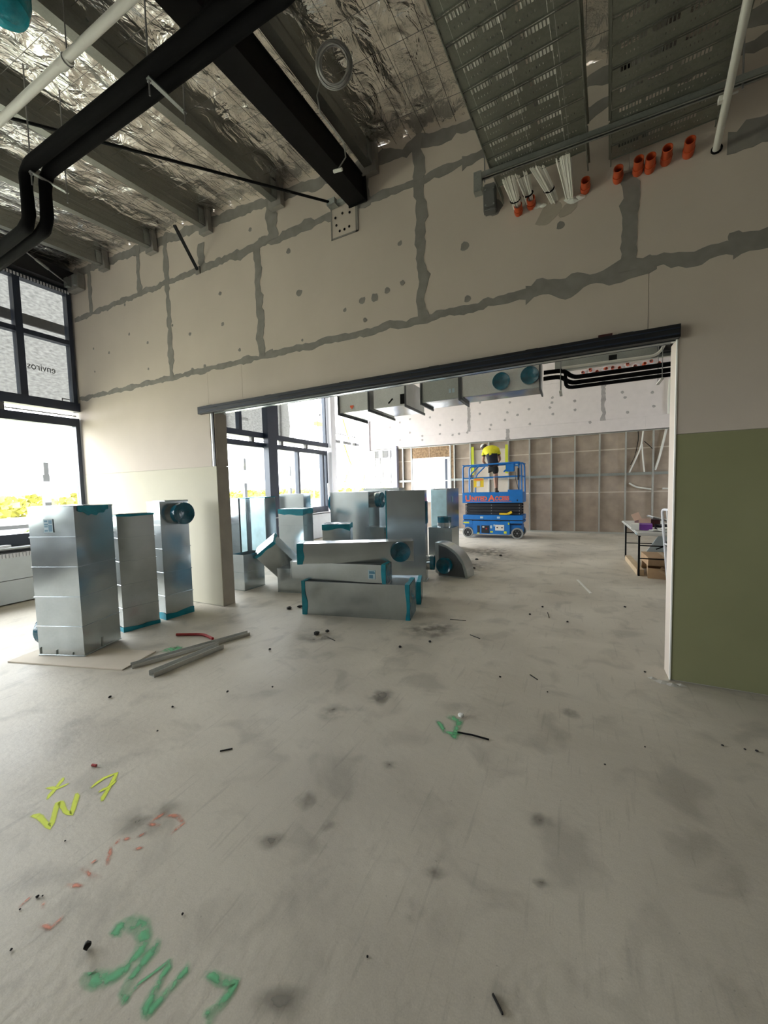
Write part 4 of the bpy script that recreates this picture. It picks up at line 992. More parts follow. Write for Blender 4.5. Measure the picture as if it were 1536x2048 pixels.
D4 = duct('low square duct on the floor behind the left end of the stack', -3.98, 4.76, 0, .50, .30, .38, 12, nseg=1, cap1='metal')
D5 = duct('mid height upright duct with teal top band behind the middle of the stack', -3.84, 5.78, 0, .48, .42, .985, 24, nseg=4, t1=.10, cap1='film')
D6 = duct('big square upright duct with smooth face, spigot and film behind the stack', -4.49, 7.48, 0, .99, .50, 1.53, 0, nseg=1, seam=False)
spigot(D6, (.495, .05, 1.34), (1, 0, 0), .17, .18); spigot(D6, (-.495, .0, 1.28), (-1, 0, 0), .2, .10)
D6b = duct('tall duct standing behind the big smooth faced one, only its bright rim showing', -4.12, 8.25, 0, .95, .35, 1.60, 0, nseg=1, seam=False, t1=.0)
D7 = duct('widest tall upright duct right of the stack, with a teal film square on its side', -2.60, 6.06, 0, .67, .24, 1.55, 11.7, nseg=1, seam=False)
MB().box((.337, -.05, .98), (.352, .10, 1.36)).build('film_patch', M['teal'], D7); mb = MB(); mb.box((-.345, -.124, .4), (-.325, .124, 1.552)); mb.build('teal_tape', M['teal_tape'], D7)
spigot(D7, (.337, .05, .30), (1, 0, 0), .13, .12)
D8 = duct('tall upright duct beside the scissor lift, one face lit bright and one dark', -3.00, 9.50, 0, .44, .76, 1.55, -6, nseg=1, seam=False)
sticker(D8, (.22, -.05, 1.28), (1, 0, 0), .07, .13)
MB().box((-.205, -.388, .08), (.205, -.3845, 1.52)).build('pale_film_and_reflection', M['pale_film_and_reflection'], D8)
D9 = duct('small square duct standing behind the curved bend, topped with teal film', -2.52, 7.85, 0, .52, .40, .74, -4, nseg=1, seam=False, cap1='film')
spigot(D9, (.02, 0, .74), (0, 0, 1), .15, .22)
D10 = duct('open ended lying duct with teal rim behind the right end of the stack', -2.62, 4.76, .16, .30, .40, .72, 18, lie=True, nseg=1, t1=.06, cap1='film', seam=False)
D11 = duct('small bright square duct between the mid height one and the widest one', -3.42, 6.55, 0, .40, .30, .86, 0, nseg=2, seam=False)
spigot(D11, (.20, 0, .80), (1, 0, .0), .11, .16)
# quarter bend standing on its side, with film and spigot in its hollow
def bend(lab, x, y, ang, r1, r0, dep, name='duct_bend'):
    t = thing(name, lab, 'duct', (x, y, 0), (0, 0, math.radians(ang)))
    n = 16
    o = [(r1*math.cos(PI/2*i/n), r1*math.sin(PI/2*i/n)) for i in range(n+1)]
    i_ = [(r0*math.cos(PI/2*i/n), r0*math.sin(PI/2*i/n)) for i in range(n+1)]
    mb = MB(); vs = []
    for px, pz in o: vs += [(px, 0, pz), (px, dep, pz)]
    mb.add(vs, [(2*k, 2*k+1, 2*k+3, 2*k+2) for k in range(n)]); mb.build('outer_cheek', M['galv'], t, True)
    mb = MB(); vs = []
    for px, pz in o: vs.append((px, .002, pz))
    for px, pz in i_: vs.append((px, .002, pz))
    k = n+1; mb.add(vs, [(j, j+1, k+j+1, k+j) for j in range(n)]); vs2 = [(a, dep-.002, c) for a, b, c in vs]; mb.add(vs2, [(j, j+1, k+j+1, k+j) for j in range(n)]); mb.build('side_cheek', M['galv_dull'], t)
    mb = MB(); mb.box((r0, 0, -.0), (r1, dep, .004)); mb.build('bottom_flange', M['galv'], t)
    mb = MB(); vs = []
    for px, pz in i_: vs += [(px, 0, pz), (px, dep, pz)]
    mb.add(vs, [(2*k, 2*k+1, 2*k+3, 2*k+2) for k in range(n)]); mb.build('inner_cheek', M['galv'], t, True)
    return t
E1 = bend('curved quarter bend duct standing on the floor right of the widest duct', -2.25, 6.50, -6, .60, .06, .34)
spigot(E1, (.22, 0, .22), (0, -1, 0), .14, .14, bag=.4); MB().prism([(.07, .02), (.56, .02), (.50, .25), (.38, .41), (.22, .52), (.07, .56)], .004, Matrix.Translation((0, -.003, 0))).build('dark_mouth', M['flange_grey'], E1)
# tilted mitred offset with film mouth, left heap
tl = Matrix.Rotation(math.radians(25), 4, 'Z') @ Matrix.Rotation(math.radians(-38), 4, 'Y') @ Matrix.Rotation(math.radians(20), 4, 'X')
E2 = duct('tilted offset duct with dark teal film mouth on the heap by the wall end', -4.44, 5.16, .24, .40, .36, .62, tilt=tl, nseg=2, cap1='film', t1=.05, seam=False)
E3 = duct('film wrapped duct stub standing under the tilted offset duct', -4.36, 5.36, 0, .36, .26, .26, 10, nseg=1, seam=False, t0=.04, t1=.15, cap1='film')
tl = Matrix.Rotation(math.radians(-20), 4, 'Z') @ Matrix.Rotation(math.radians(14), 4, 'Y')
E4 = duct('leaning round-mouthed duct stub with film behind the teal banded duct', -5.50, 6.34, .0, .34, .30, 1.12, tilt=tl, nseg=2, cap1='film', t1=.08, seam=False)

# ================================================================== TABLE GROUP, far right
tb = thing('folding_table', 'grey white folding plastic table with black legs inside the opening', 'table', (1.30, 8.75, 0), (0, 0, 0))
def rot2(x, y, a): return (x*math.cos(a)-y*math.sin(a), x*math.sin(a)+y*math.cos(a))
MB().box((-.375, -1.20, .70), (.375, 1.20, .745)).build('table_top', M['table_top'], tb, bevel=.016)
MB().box((-.379, -1.17, .712), (-.372, -.98, .735)).build('edge_sticker', M['label'], tb)
for y in (-1.08, .82):
    for x in (-.33, .33): MB().tube([(x, y, 0), (x, y, .705)], .016, 8).build('leg', M['black_steel'], tb)
    MB().tube([(-.33, y, .52), (.33, y, .52)], .010, 6).build('cross_bar', M['black_steel'], tb); MB().tube([(-.33, y, .30), (.33, y, .30)], .010, 6).build('cross_bar', M['black_steel'], tb)
MB().box((-.33, -1.02, .66), (-.30, .80, .70)).build('side_rail', M['black_steel'], tb)
def small(name, lab, cat, loc, rot, parts):
    t = thing(name, lab, cat, loc, rot)
    for nm, mb, m in parts: mb.build(nm, m, t)
    return t
TT = .7455
small('purple_carton', 'purple and white carton near the corner of the folding table', 'carton', (1.13, 8.15, TT), (0, 0, -.12), [('box_body', MB().box((-.10, -.15, 0), (.09, .15, .10)), M['purple']), ('white_end', MB().box((-.22, -.17, .004), (-.101, .10, .105)), M['white_plastic'])])
small('open_carton', 'open peach carton with raised flap behind the purple carton on the table', 'carton', (1.20, 8.75, TT), (0, 0, .1), [('box_body', MB().box((-.14, -.16, 0), (.20, .16, .13)), M['maroon']), ('raised_flap', MB().bar((-.14, -.1, .13), (-.19, -.06, .25), .13, .008, (0, 1, 0)), M['peach']), ('front_flap', MB().box((-.145, -.166, .02), (.05, -.161, .16)), M['peach'])])
small('binder', 'grey folder lying on the cartons at the back of the table', 'folder', (1.42, 8.70, TT+.135), (.1, .25, .3), [('cover', MB().box((-.18, -.12, 0), (.14, .12, .02)), M['grey_plastic']), ('paper_block', MB().box((-.17, -.11, .021), (.135, .11, .03)), M['white_plastic'])])
small('tool_case', 'black tool case lying open on the table right of the purple carton', 'tool case', (1.47, 8.20, TT), (0, 0, .2), [('case_body', MB().box((-.17, -.13, 0), (.17, .13, .085)), M['black_steel']), ('handle', MB().tube(arcs([(-.08, -.13, .04), (-.08, -.17, .05), (.08, -.17, .05), (.08, -.13, .04)], .02, 3), .009, 6), M['grey_plastic'])])
def crumple(name, lab, cat, loc, r, sz, m, seed):
    bmm = bmesh.new(); bmesh.ops.create_icosphere(bmm, subdivisions=3, radius=1)
    for v in bmm.verts:
        k = 1+.35*noise.noise(v.co*2.2+Vector((seed, 0, 0)))+.15*noise.noise(v.co*6)
        v.co = Vector((v.co.x*sz[0]*k, v.co.y*sz[1]*k, max(-.0, (v.co.z*.5+.5)*sz[2]*k)))
    me = bpy.data.meshes.new(name); bmm.to_mesh(me); bmm.free(); me.materials.append(m)
    o = bpy.data.objects.new(name, me); C.objects.link(o); o.location = loc; o.rotation_euler = (0, 0, r); tag(o, lab, cat); return o
crumple('plastic_bag', 'crumpled white plastic bag on the near end of the table', 'bag', (1.42, 7.82, TT), .2, (.17, .12, .085), M['white_plastic'], 1.0)
crumple('paper_heap', 'crumpled white paper beside the purple carton on the table', 'paper', (1.22, 7.90, TT), .9, (.12, .07, .03), M['white_plastic'], 4.0)
o = tag(MB().bar((1.0, 7.70, .0), (0.97, 9.15, .0), .10, .10).build('timber_offcut', M['timber'], None, bevel=.003), 'pale timber length lying on the floor between the table legs', 'timber'); o.location.z = .05
small('cardboard_box', 'open cardboard box on the floor under the table', 'box', (1.36, 7.72, .0), (0, 0, -.1), [('side', MB().box((-.26, -.22, .0), (-.255, .22, .17)), M['cardboard']), ('side', MB().box((.255, -.22, .0), (.26, .22, .17)), M['cardboard']), ('side', MB().box((-.255, -.22, 0), (.255, -.215, .17)), M['cardboard']), ('side', MB().box((-.255, .215, 0), (.255, .22, .17)), M['cardboard']), ('bottom', MB().box((-.255, -.215, 0), (.255, .215, .006)), M['cardboard']), ('flap', MB().bar((-.10, -.22, .165), (.14, -.27, .06), .40, .005, (0, 0, 1)), M['cardboard'])])
small('cardboard_box', 'closed flat cardboard box on top of the open one under the table', 'box', (1.36, 8.02, .172), (0.05, 0, .08), [('box_body', MB().box((-.27, -.26, .01), (.30, .24, .15)), M['cardboard']), ('tape_strip', MB().box((-.03, -.262, .02), (.03, .242, .1515)), M['timber'])])
small('leaning_board', 'pale blue triangular offcut board leaning under the table', 'board', (1.42, 8.40, .0), (0, 0, .15), [('board', MB().prism([(-.24, .30), (.30, .22), (.22, .46), (.02, .68)], .02, Matrix.Rotation(-.18, 4, 'X')), M['paleblue']), ('support', MB().box((-.3, .06, 0), (.2, .10, .30)), M['cardboard'])])
small('strap_coil', 'black strap looped over the pale blue board under the table', 'strap', (1.40, 8.28, .36), (0, 0, 0), [('strap', MB().tube([(-.1, -.02, .02), (.0, -.03, .07), (.12, -.03, .09), (.2, -.02, .08)], .011, 6), M['black_rubber']), ('strap_tail', MB().tube([(.0, .0, .28), (.06, -.02, .12), (.09, -.02, .06)], .011, 6), M['black_rubber'])])
# white tubular barrier leaning in front of the table
br = thing('barrier_panel', 'white tubular barrier panel leaning beside the right jamb', 'barrier', (1.215, 6.72, 0), (0, math.radians(-5), math.radians(16)))
P0 = [(0, .05, .03), (0, .0, 1.22)]
fr = arcs([(0, .0, .03), (0, .0, 1.20), (.0, 1.5, 1.20), (0, 1.5, .03)], .07, 4)
MB().tube([Vector((p.x, -p.y+.0, p.z)) for p in fr], .017, 8).build('frame_tube', M['white_paint'], br, True)
MB().tube([(0, 0, .16), (0, -1.5, .16)], .014, 8).build('bottom_rail', M['white_paint'], br); MB().tube([(0, 0, .70), (0, -1.5, .70)], .010, 8).build('middle_rail', M['white_paint'], br)
for i in range(11): MB().tube([(0, -.125*(i+1), .16), (0, -.125*(i+1), 1.20)], .008, 6).build('bar', M['white_paint'], br)

# ================================================================== SCISSOR LIFT
lf = thing('scissor_lift', 'blue electric scissor lift with a worker on its platform by the far wall', 'lift', (-2.255, 12.15, 0), (0, 0, math.radians(0)))
def lp(nm, mb, m=None, smooth=False, bevel=0): return mb.build(nm, m or M['blue'], lf, smooth, bevel)
HL, HD = .885, .40
mb = MB(); mb.box((-HL+.05, -HD+.06, .13), (HL-.05, HD-.06, .40)); mb.box((-HL+.30, -HD, .12), (HL-.36, -HD+.06, .52)); mb.box((-HL+.30, HD-.06, .12), (HL-.36, HD, .52)); mb.box((-HL, -HD, .40), (-HL+.30, HD, .53)); mb.box((HL-.36, -HD, .46), (HL, HD, .53)); mb.box((-HL+.3, -HD+.06, .40), (HL-.36, HD-.06, .52))
chassis = lp('chassis', mb, bevel=.008)
lp('upper_chassis_rail', MB().box((-HL+.01, -HD-.005, .56), (HL, HD, .70)), bevel=.006)
lp('dark_gap', MB().box((-HL+.03, -HD+.02, .53), (HL-.03, HD-.02, .56)), M['lift_dark'])
for sx, sy in ((-1, -1), (1, -1), (-1, 1), (1, 1)):
    x = sx*(HL-.155); y = sy*(HD-.05); 
    wv = MB(); wv.ring((x, y-.06, .165), (x, y+.06, .165), .165, .125, 28); wl_ = wv.build('wheel', M['tyre'], lf, True)
    mb = MB(); mb.tube([(x, y-.045, .165), (x, y+.045, .165)], .126, 24); hb = mb.build('hub', M['hub'], wl_, True)
    mb = MB(); mb.tube([(x, y-.055, .165), (x, y+.055, .165)], .026, 10)
    for k in range(6): a = PI*k/3; mb.tube([(x+.08*math.cos(a), y-.05, .165+.08*math.sin(a)), (x+.08*math.cos(a), y+.05, .165+.08*math.sin(a))], .009, 6)
    q = mb.build('wheel_nut', M['rod'], wl_); q['kind'] = 'stuff'
for i in range(4):
    z = .745+.085*i
    for s in (-1, 1): lp('scissor_arm', MB().box((-HL+.06, s*(HD-.10)-.025, z-.036), (HL-.06, s*(HD-.10)+.025, z+.036)), M['lift_dark'], bevel=.006)
lp('scissor_core', MB().box((-HL+.10, -HD+.16, .71), (HL-.1, HD-.16, 1.06)), M['lift_dark'])
mb = MB()
for x in (-HL+.09, -.02, HL-.10):
    for z in (.745, .83, .915, 1.0): mb.tube([(x, -HD+.060, z), (x, -HD+.08, z)], .016, 8)
lp('pivot_pin', mb, M['rod'])
mb = MB(); mb.box((.22, -HD-.01, .715), (.46, -HD+.05, .765)); mb.bar((.46, -HD+.02, .74), (.58, -HD+.02, .80), .05, .07); lp('safety_prop', mb, M['yellow'], bevel=.006)
sk = MB(); sk.box((-HL, -HD-.02, 1.075), (HL, -HD-.012, 1.385)); sk.box((-HL, HD+.012, 1.075), (HL, HD+.02, 1.385)); sk.box((-HL, -HD-.012, 1.075), (-HL+.01, HD+.012, 1.385)); sk.box((HL-.01, -HD-.012, 1.075), (HL, HD+.012, 1.385))
lp('platform_skirt', sk); lp('platform_deck', MB().box((-HL+.01, -HD, 1.32), (HL-.01, HD, 1.36)), M['galv_dull'])
lp('skirt_step', MB().box((.47, -HD-.021, 1.385), (HL, -HD-.011, 1.46)))
mb = MB(); mb.box((HL-.16, -HD-.0235, 1.12), (HL-.13, -HD-.0205, 1.17)); lp('skirt_latch', mb, M['lift_dark'])
# guard rails
def rail(nm, pts, r=.020): return lp(nm, MB().tube(arcs(pts, .10, 4), r, 8), M['blue'], True)
for s in (-1, 1):
    y = s*(HD-.01)
    rail('guard_rail', [(-HL+.02, y, 1.20), (-HL+.02, y, 2.215), (HL-.04, y, 2.255), (HL-.02, y, 1.20)], .024)
    lp('mid_rail', MB().tube([(-HL+.02, y, 1.83), (HL-.02, y, 1.86)], .016, 8))
    lp('rail_post', MB().tube(arcs([(-.66, y, 1.20), (-.66, y, 1.92), (-.36, y, 2.20)], .14, 5), .020, 8), None, True)
for x in (-HL+.02, HL-.02):
    for z in (1.84, 2.235): lp('end_rail', MB().tube([(x, -HD+.01, z), (x, HD-.01, z)], .018, 8))
lp('rail_post', MB().box((HL-.12, -HD-.02, 1.40), (HL-.085, -HD+.02, 2.20)), None)
lp('hose', MB().tube(arcs([(HL-.20, -HD-.03, 1.98), (HL-.19, -HD-.03, 1.75), (HL-.11, -HD-.03, 1.46)], .1, 4), .008, 6), M['lift_dark'])
lp('black_grip', MB().box((HL-.135, -HD-.045, 1.74), (HL-.095, -HD-.018, 2.08)), M['lift_dark'])
mb = MB(); mb.box((.42, -HD-.06, 1.99), (.66, -HD+.12, 2.22)); mb.box((.66, -HD-.05, 2.14), (.80, -HD+.08, 2.23)); mb.bar((.44, -HD-.03, 2.05), (.36, -HD-.05, 1.98), .05, .05); lp('control_box', mb, bevel=.014)
mb = MB(); mb.box((.70, -HD-.063, 2.17), (.76, -HD-.051, 2.20)); lp('control_label', mb, M['label'])
mb = MB(); mb.box((-.53, -HD-.028, 1.55), (-.23, -HD-.008, 1.82)); lp('document_box', mb, M['yellow']); 
mb = MB(); mb.box((-.44, -HD-.034, 1.57), (-.33, -HD-.0285, 1.73)); lp('document_sheet', mb, M['white_plastic']); mb = MB(); mb.box((-.51, -HD-.032, 1.76), (-.25, -HD-.0285, 1.80)); lp('document_band', mb, M['orange_decal'])
# side details of the chassis
mb = MB(); mb.box((-.44, -HD-.006, .16), (-.36, -HD-.0005, .38)); lp('vent', mb, M['lift_dark']); mb = MB(); mb.box((-.31, -HD-.012, .155), (-.08, -HD-.0005, .385)); lp('control_panel', mb, M['lift_dark'])
mb = MB(); mb.tube([(-.16, -HD-.03, .29), (-.16, -HD-.012, .29)], .025, 10); lp('stop_button', mb, M['red']); mb = MB(); mb.box((-.28, -HD-.014, .32), (-.22, -HD-.0125, .36)); lp('panel_label', mb, M['white_plastic'])
mb = MB(); mb.box((.10, -HD-.010, .24), (.36, -HD-.0005, .41)); lp('socket_plate', mb, M['white_plastic']); mb = MB()
for x in (.16, .30): mb.tube([(x, -HD-.018, .33), (x, -HD-.010, .33)], .022, 8)
lp('socket', mb, M['maroon'])
for i, (x, z, w_, h_) in enumerate(((-.87, .44, .18, .05), (-.05, .30, .06, .09), (-.05, .17, .08, .05), (.05, .36, .04, .06), (.35, .15, .08, .07), (-.44, .13, .06, .03), (.47, .42, .04, .06))):
    lp('warning_label', MB().box((x, -HD-.004, z), (x+w_, -HD-.0005, z+h_)), M['hivis_tape'] if i not in (1, 3) else M['label'])
for x in (-.30, .20): lp('entry_step', MB().box((x-.07, -HD-.03, .53), (x+.07, -HD+.02, .555)), M['lift_dark']); lp('step_plate', MB().box((x-.045, -HD-.012, .60), (x+.045, -HD-.0055, .66)), M['label'])
# lettering on the skirt
def text(body, size, x, z, m, nm, parent, sx=1.0, shear=0.0, y=-HD-.0245, rz=0.0, off=.007):
    cu = bpy.data.curves.new(nm, 'FONT'); cu.body = body; cu.size = size; cu.extrude = .001; cu.shear = shear; cu.offset = off
    tmp = bpy.data.objects.new(nm, cu); C.objects.link(tmp); bpy.context.view_layer.update()
    me = bpy.data.meshes.new_from_object(tmp.evaluated_get(bpy.context.evaluated_depsgraph_get())); C.objects.unlink(tmp); bpy.data.objects.remove(tmp)
    me.materials.clear(); me.materials.append(m)
    o = bpy.data.objects.new(nm, me); C.objects.link(o); o.parent = parent; o.location = (x, y, z); o.rotation_euler = (PI/2, 0, rz); o.scale = (sx, 1, 1); return o
text('U', .24, -.80, 1.135, M['orange_decal'], 'lettering', lf, 1.1); text('NITED', .165, -.60, 1.15, M['orange_decal'], 'lettering', lf, .98); text('A', .24, -.09, 1.135, M['orange_decal'], 'lettering', lf, 1.15); text('CCESS', .165, .10, 1.15, M['orange_decal'], 'lettering', lf, .88)
mb = MB(); mb.box((-.80, -HD-.0225, 1.112), (.58, -HD-.0205, 1.124)); lp('lettering_rule', mb, M['orange_decal'])

# ================================================================== WORKER on the platform
wk = thing('person', 'person in yellow and navy work shirt and black shorts bending over the lift platform', 'person', (-2.30, 12.22, 1.36))
def skin(name, verts, edges, radii, m, parent, levels=2, root=0):
    me = bpy.data.meshes.new(name); me.from_pydata([Vector(v) for v in verts], edges, [])
    o = bpy.data.objects.new(name, me); C.objects.link(o); o.parent = parent
    sm_ = o.modifiers.new('skin', 'SKIN'); 
    for i, r in enumerate(radii):
        d = me.skin_vertices[0].data[i]; rr = r if isinstance(r, tuple) else (r, r); d.radius = rr; d.use_root = (i == root)
    sm_.use_smooth_shade = True
    s_ = o.modifiers.new('sub', 'SUBSURF'); s_.levels = levels; s_.render_levels = levels
    bpy.context.view_layer.update()
    dg = bpy.context.evaluated_depsgraph_get(); me2 = bpy.data.meshes.new_from_object(o.evaluated_get(dg))
    o.modifiers.clear(); o.data = me2; me2.materials.clear(); me2.materials.append(m)
    me2.polygons.foreach_set('use_smooth', [True]*len(me2.polygons))
    return o
# facing +y (towards the far wall), torso bent forward and to the left, head bowed
J = dict(pel=(.02, -.02, .80), sp1=(.0, .03, .95), sp2=(-.05, .09, 1.16), che=(-.10, .18, 1.38), nck=(-.21, .33, 1.45), hed=(-.31, .41, 1.46), top=(-.36, .46, 1.47),
         shl=(-.29, .21, 1.33), ell=(-.37, .30, 1.02), wrl=(-.28, .50, .90), hdl=(-.25, .56, .88),
         shr=(.10, .19, 1.35), elr=(.15, .38, 1.06), wrr=(.03, .56, .94), hdr=(-.01, .62, .92),
         hil=(-.06, .0, .78), knl=(-.0, .40, .86), anl=(.05, .33, .50), tol=(.05, .47, .46),
         hir=(.10, -.02, .78), knr=(.07, .02, .44), anr=(.11, -.05, .09), tor=(.14, .10, .03))
keys = list(J); ix = {k: i for i, k in enumerate(keys)}
ed = [('pel','sp1'),('sp1','sp2'),('sp2','che'),('che','nck'),('nck','hed'),('hed','top'),('che','shl'),('shl','ell'),('ell','wrl'),('wrl','hdl'),('che','shr'),('shr','elr'),('elr','wrr'),('wrr','hdr'),
      ('pel','hil'),('hil','knl'),('knl','anl'),('anl','tol'),('pel','hir'),('hir','knr'),('knr','anr'),('anr','tor')]
rad = dict(pel=(.15,.11), sp1=(.14,.10), sp2=(.15,.105), che=(.12,.075), nck=.046, hed=(.082,.095), top=(.07,.075), shl=.065, ell=.046, wrl=.030, hdl=(.040,.022), shr=.065, elr=.046, wrr=.030, hdr=(.040,.022),
           hil=.092, knl=.060, anl=.040, tol=.038, hir=.092, knr=.062, anr=.040, tor=.038)
vv = [J[k] for k in keys]; ee = [(ix[a], ix[b]) for a, b in ed]; rr_ = [rad[k] for k in keys]
# fingers and thumbs
for hd, sx in (('hdl', -1), ('hdr', 1)):
    h = Vector(J[hd])
    for k, (dx, ln) in enumerate(((-.030, .062), (-.010, .072), (.010, .068), (.030, .052))):
        a = h+Vector((dx, .03, -.012)); b = a+Vector((0, ln*.6, -.018)); c_ = b+Vector((0, ln*.25, -.032))
        i0 = len(vv); vv += [tuple(a), tuple(b), tuple(c_)]; rr_ += [.0095, .0085, .0075]; ee += [(ix[hd], i0), (i0, i0+1), (i0+1, i0+2)]
    a = h+Vector((-.04*sx, .0, -.01)); b = a+Vector((-.018*sx, .03, -.02)); i0 = len(vv); vv += [tuple(a), tuple(b)]; rr_ += [.011, .009]; ee += [(ix[hd], i0), (i0, i0+1)]
skin('body', vv, ee, rr_, M['skin'], wk)
# face, ears, hair, cap
hc = Vector((-.335, .435, 1.47))
mb = MB(); mb.tube([hc+Vector((-.02, .09, -.03)), hc+Vector((-.02, .115, -.05))], .014, 6); mb.build('nose', M['skin'], wk, True)
for s in (-1, 1):
    MB().tube([hc+Vector((.085*s, .0, -.03)), hc+Vector((.098*s, -.005, .0)), hc+Vector((.09*s, -.01, .02))], .012, 6).build('ear', M['skin'], wk, True)
    MB().tube([hc+Vector((.03*s-.01, .088, -.005)), hc+Vector((.03*s-.01, .094, -.006))], .009, 6).build('eye', M['black_cloth'], wk)
MB().tube([hc+Vector((-.035, .085, -.075)), hc+Vector((.01, .085, -.075))], .006, 5).build('mouth', M['maroon'], wk)
def blob(nm, c, r, m, cut=None, seed=0, am=.04):
    b_ = bmesh.new(); bmesh.ops.create_icosphere(b_, subdivisions=3, radius=1)
    for v in b_.verts:
        k = 1+am*noise.noise(v.co*2+Vector((seed, 0, 0))); v.co = Vector((v.co.x*r[0]*k, v.co.y*r[1]*k, v.co.z*r[2]*k))
    if cut: bmesh.ops.bisect_plane(b_, geom=b_.verts[:]+b_.edges[:]+b_.faces[:], plane_co=cut[0], plane_no=cut[1], clear_inner=True)
    me = bpy.data.meshes.new(nm); b_.to_mesh(me); b_.free(); me.materials.append(m); me.polygons.foreach_set('use_smooth', [True]*len(me.polygons))
    o = bpy.data.objects.new(nm, me); C.objects.link(o); o.parent = wk; o.location = c; return o
blob('hair', hc+Vector((.012, -.035, -.005)), (.098, .10, .11), M['hair'], ((0, .02, 0), (.1, -1, .0)))
blob('cap', hc+Vector((-.045, .02, .03)), (.095, .12, .095), M['white_cap'], ((0, 0, -.03), (-.35, .3, .9)))
# shirt: yellow above, navy below; sleeves to the elbow
sv = [(.02, -.03, .80), (.015, -.02, .88), (.0, .03, .98), (-.05, .10, 1.18), (-.10, .18, 1.37), (-.19, .29, 1.45), (-.29, .21, 1.33), (-.35, .27, 1.16), (.10, .19, 1.35), (.14, .30, 1.18)]
sh = skin('work_shirt', sv, [(0,1),(1,2),(2,3),(3,4),(4,5),(4,6),(6,7),(4,8),(8,9)], [(.185,.14),(.18,.135),(.178,.128),(.185,.135),(.195,.16),(.13,.125),.088,.074,.088,.074], M['hi_vis'], wk)
sh.data.materials.append(M['navy'])
for p in sh.data.polygons:
    if p.center.z < 1.205: p.material_index = 1
sp = skin('shorts', [(.02, -.02, .88), (.02, -.02, .78), (-.06, .0, .75), (-.02, .28, .82), (.10, -.02, .74), (.085, .0, .56)], [(0,1),(1,2),(2,3),(1,4),(4,5)], [(.165,.125),(.17,.135),.115,.102,.115,.104], M['black_cloth'], wk)
for nm, a, tpt in (('boot', 'anl', 'tol'), ('boot', 'anr', 'tor')):
    A_ = Vector(J[a]); T_ = Vector(J[tpt]); skin(nm, [A_+Vector((0, 0, .08)), A_+Vector((0, -.005, 0)), Vector((A_.x, A_.y-.03, .045)), Vector((T_.x, T_.y-.02, .042))], [(0,1),(1,2),(2,3)], [.055, .055, .05, .046], M['boot'], wk)

# ================================================================== HVAC RUN AND PIPES IN THE FAR ROOM
HB = 3.10; HY = 6.50
def hvac(lab, x0, x1, dep, h=.46, lip0=True, lip1=True, m='galv_unit', name='hvac_unit'):
    t = thing(name, lab, 'air conditioning duct', ((x0+x1)/2, HY, HB))
    W = (x1-x0)/2
    mb = MB(); mb.box((-W, 0, 0), (W, dep, h)); mb.build('casing', M[m], t, bevel=.004)
    mb = MB(); vs = []; fs = []; k = 8
    for i in range(k+1):
        for j in range(k+1):
            x = -W+.02+(2*W-.04)*i/k; y = .02+(dep-.04)*j/k; e = min(i, j, k-i, k-j)/4
            vs.append((x, y, -.002-.014*e*(0.6+noise.noise((x*5+x0, y*5, 1)))))
    for i in range(k):
        for j in range(k): o = i*(k+1)+j; fs.append((o, o+1, o+k+2, o+k+1))
    mb.add(vs, fs); mb.build('bottom_foil', M['galv'], t, True)
    for on, x, s in ((lip0, -W, 1), (lip1, W, -1)):
        if on:
            mb = MB(); mb.box((x-.012, -.035, -.045), (x+.012, dep+.02, -.001)); mb.box((x-.012, -.035, -.001), (x+.012, -.001, h+.03)); mb.build('flange', M['flange_grey'], t)
    for x in (-W*.7, W*.7):
        MB().tube([(x, dep*.5, h), (x, dep*.5, roof_z(t.location.x+x, HY+dep*.5)-HB)], .006, 6).build('hanger_rod', M['rod'], t)
    return t
H1 = hvac('grey suspended duct section with a small red sticker, nearest the window wall', -4.20, -3.52, 1.15)
MB().box((-.08, -.004, .085), (.0, -.0008, .12)).build('red_sticker', M['orange_decal'], H1); MB().prism([(-.075, .085), (-.04, .045), (-.005, .085)], .003, Matrix.Translation((0, -.004, 0))).build('red_arrow', M['orange_decal'], H1)
H2 = hvac('pale suspended duct section with a slanted black mark, second from the window wall', -3.42, -2.76, .95, lip0=False)
MB().bar((-.02, -.003, .06), (.07, -.003, .14), .03, .004, (0, 1, 0)).build('black_mark', M['black_steel'], H2); MB().box((.22, -.006, .02), (.325, -.001, .20)).build('black_opening', M['black_steel'], H2)
H3 = hvac('dark grey suspended duct section with faint blue lettering in the middle of the run', -2.46, -1.77, .62, m='galv_dull')
mb = MB()
for i in range(2): mb.box((.16+.06*i, -.003, .10), (.20+.06*i, -.001, .17))
mb.build('blue_stencil', M['label'], H3)
H4 = hvac('long suspended duct section with two round teal spigots on its face', -1.74, -.50, .50)
for x, z in ((.05, .155), (.48, .18)): spigot(H4, (x, 0, z), (0, -1, 0), .135, .10, bag=.35)
def runpipe(lab, pts, r=.034, grp='black refrigerant pipes in the far room', m='black_rubber', nm='refrigerant_pipe', cat='pipe', rr=.10):
    q = arcs(pts, rr, 4); o = MB().tube(q, r, 10).build(nm, M[m], None, True); place_mesh_origin(o, pts[0]); return tag(o, lab, cat, grp)
runpipe('topmost black pipe leaving the end of the suspended duct run', [(-.48, 7.0, 3.44), (-.17, 7.0, 3.435), (-.06, 7.0, 3.30), (5.9, 7.0, 3.32)])
runpipe('middle black pipe with an S bend beside the suspended duct run', [(-.48, 6.93, 3.325), (-.20, 6.93, 3.325), (-.10, 6.93, 3.20), (5.9, 6.93, 3.22)])
runpipe('lowest black pipe dropping at a right angle beside the suspended duct run', [(-.15, 6.86, 3.34), (-.15, 6.86, 3.115), (5.9, 6.86, 3.13)], .028)
runpipe('thin white plastic pipe above the black pipes, kicking up at its right end', [(-.20, 6.80, 3.42), (1.05, 6.80, 3.40), (1.14, 6.80, 3.56), (1.16, 6.80, 4.4)], .020, None, 'white_plastic', 'drain_pipe')
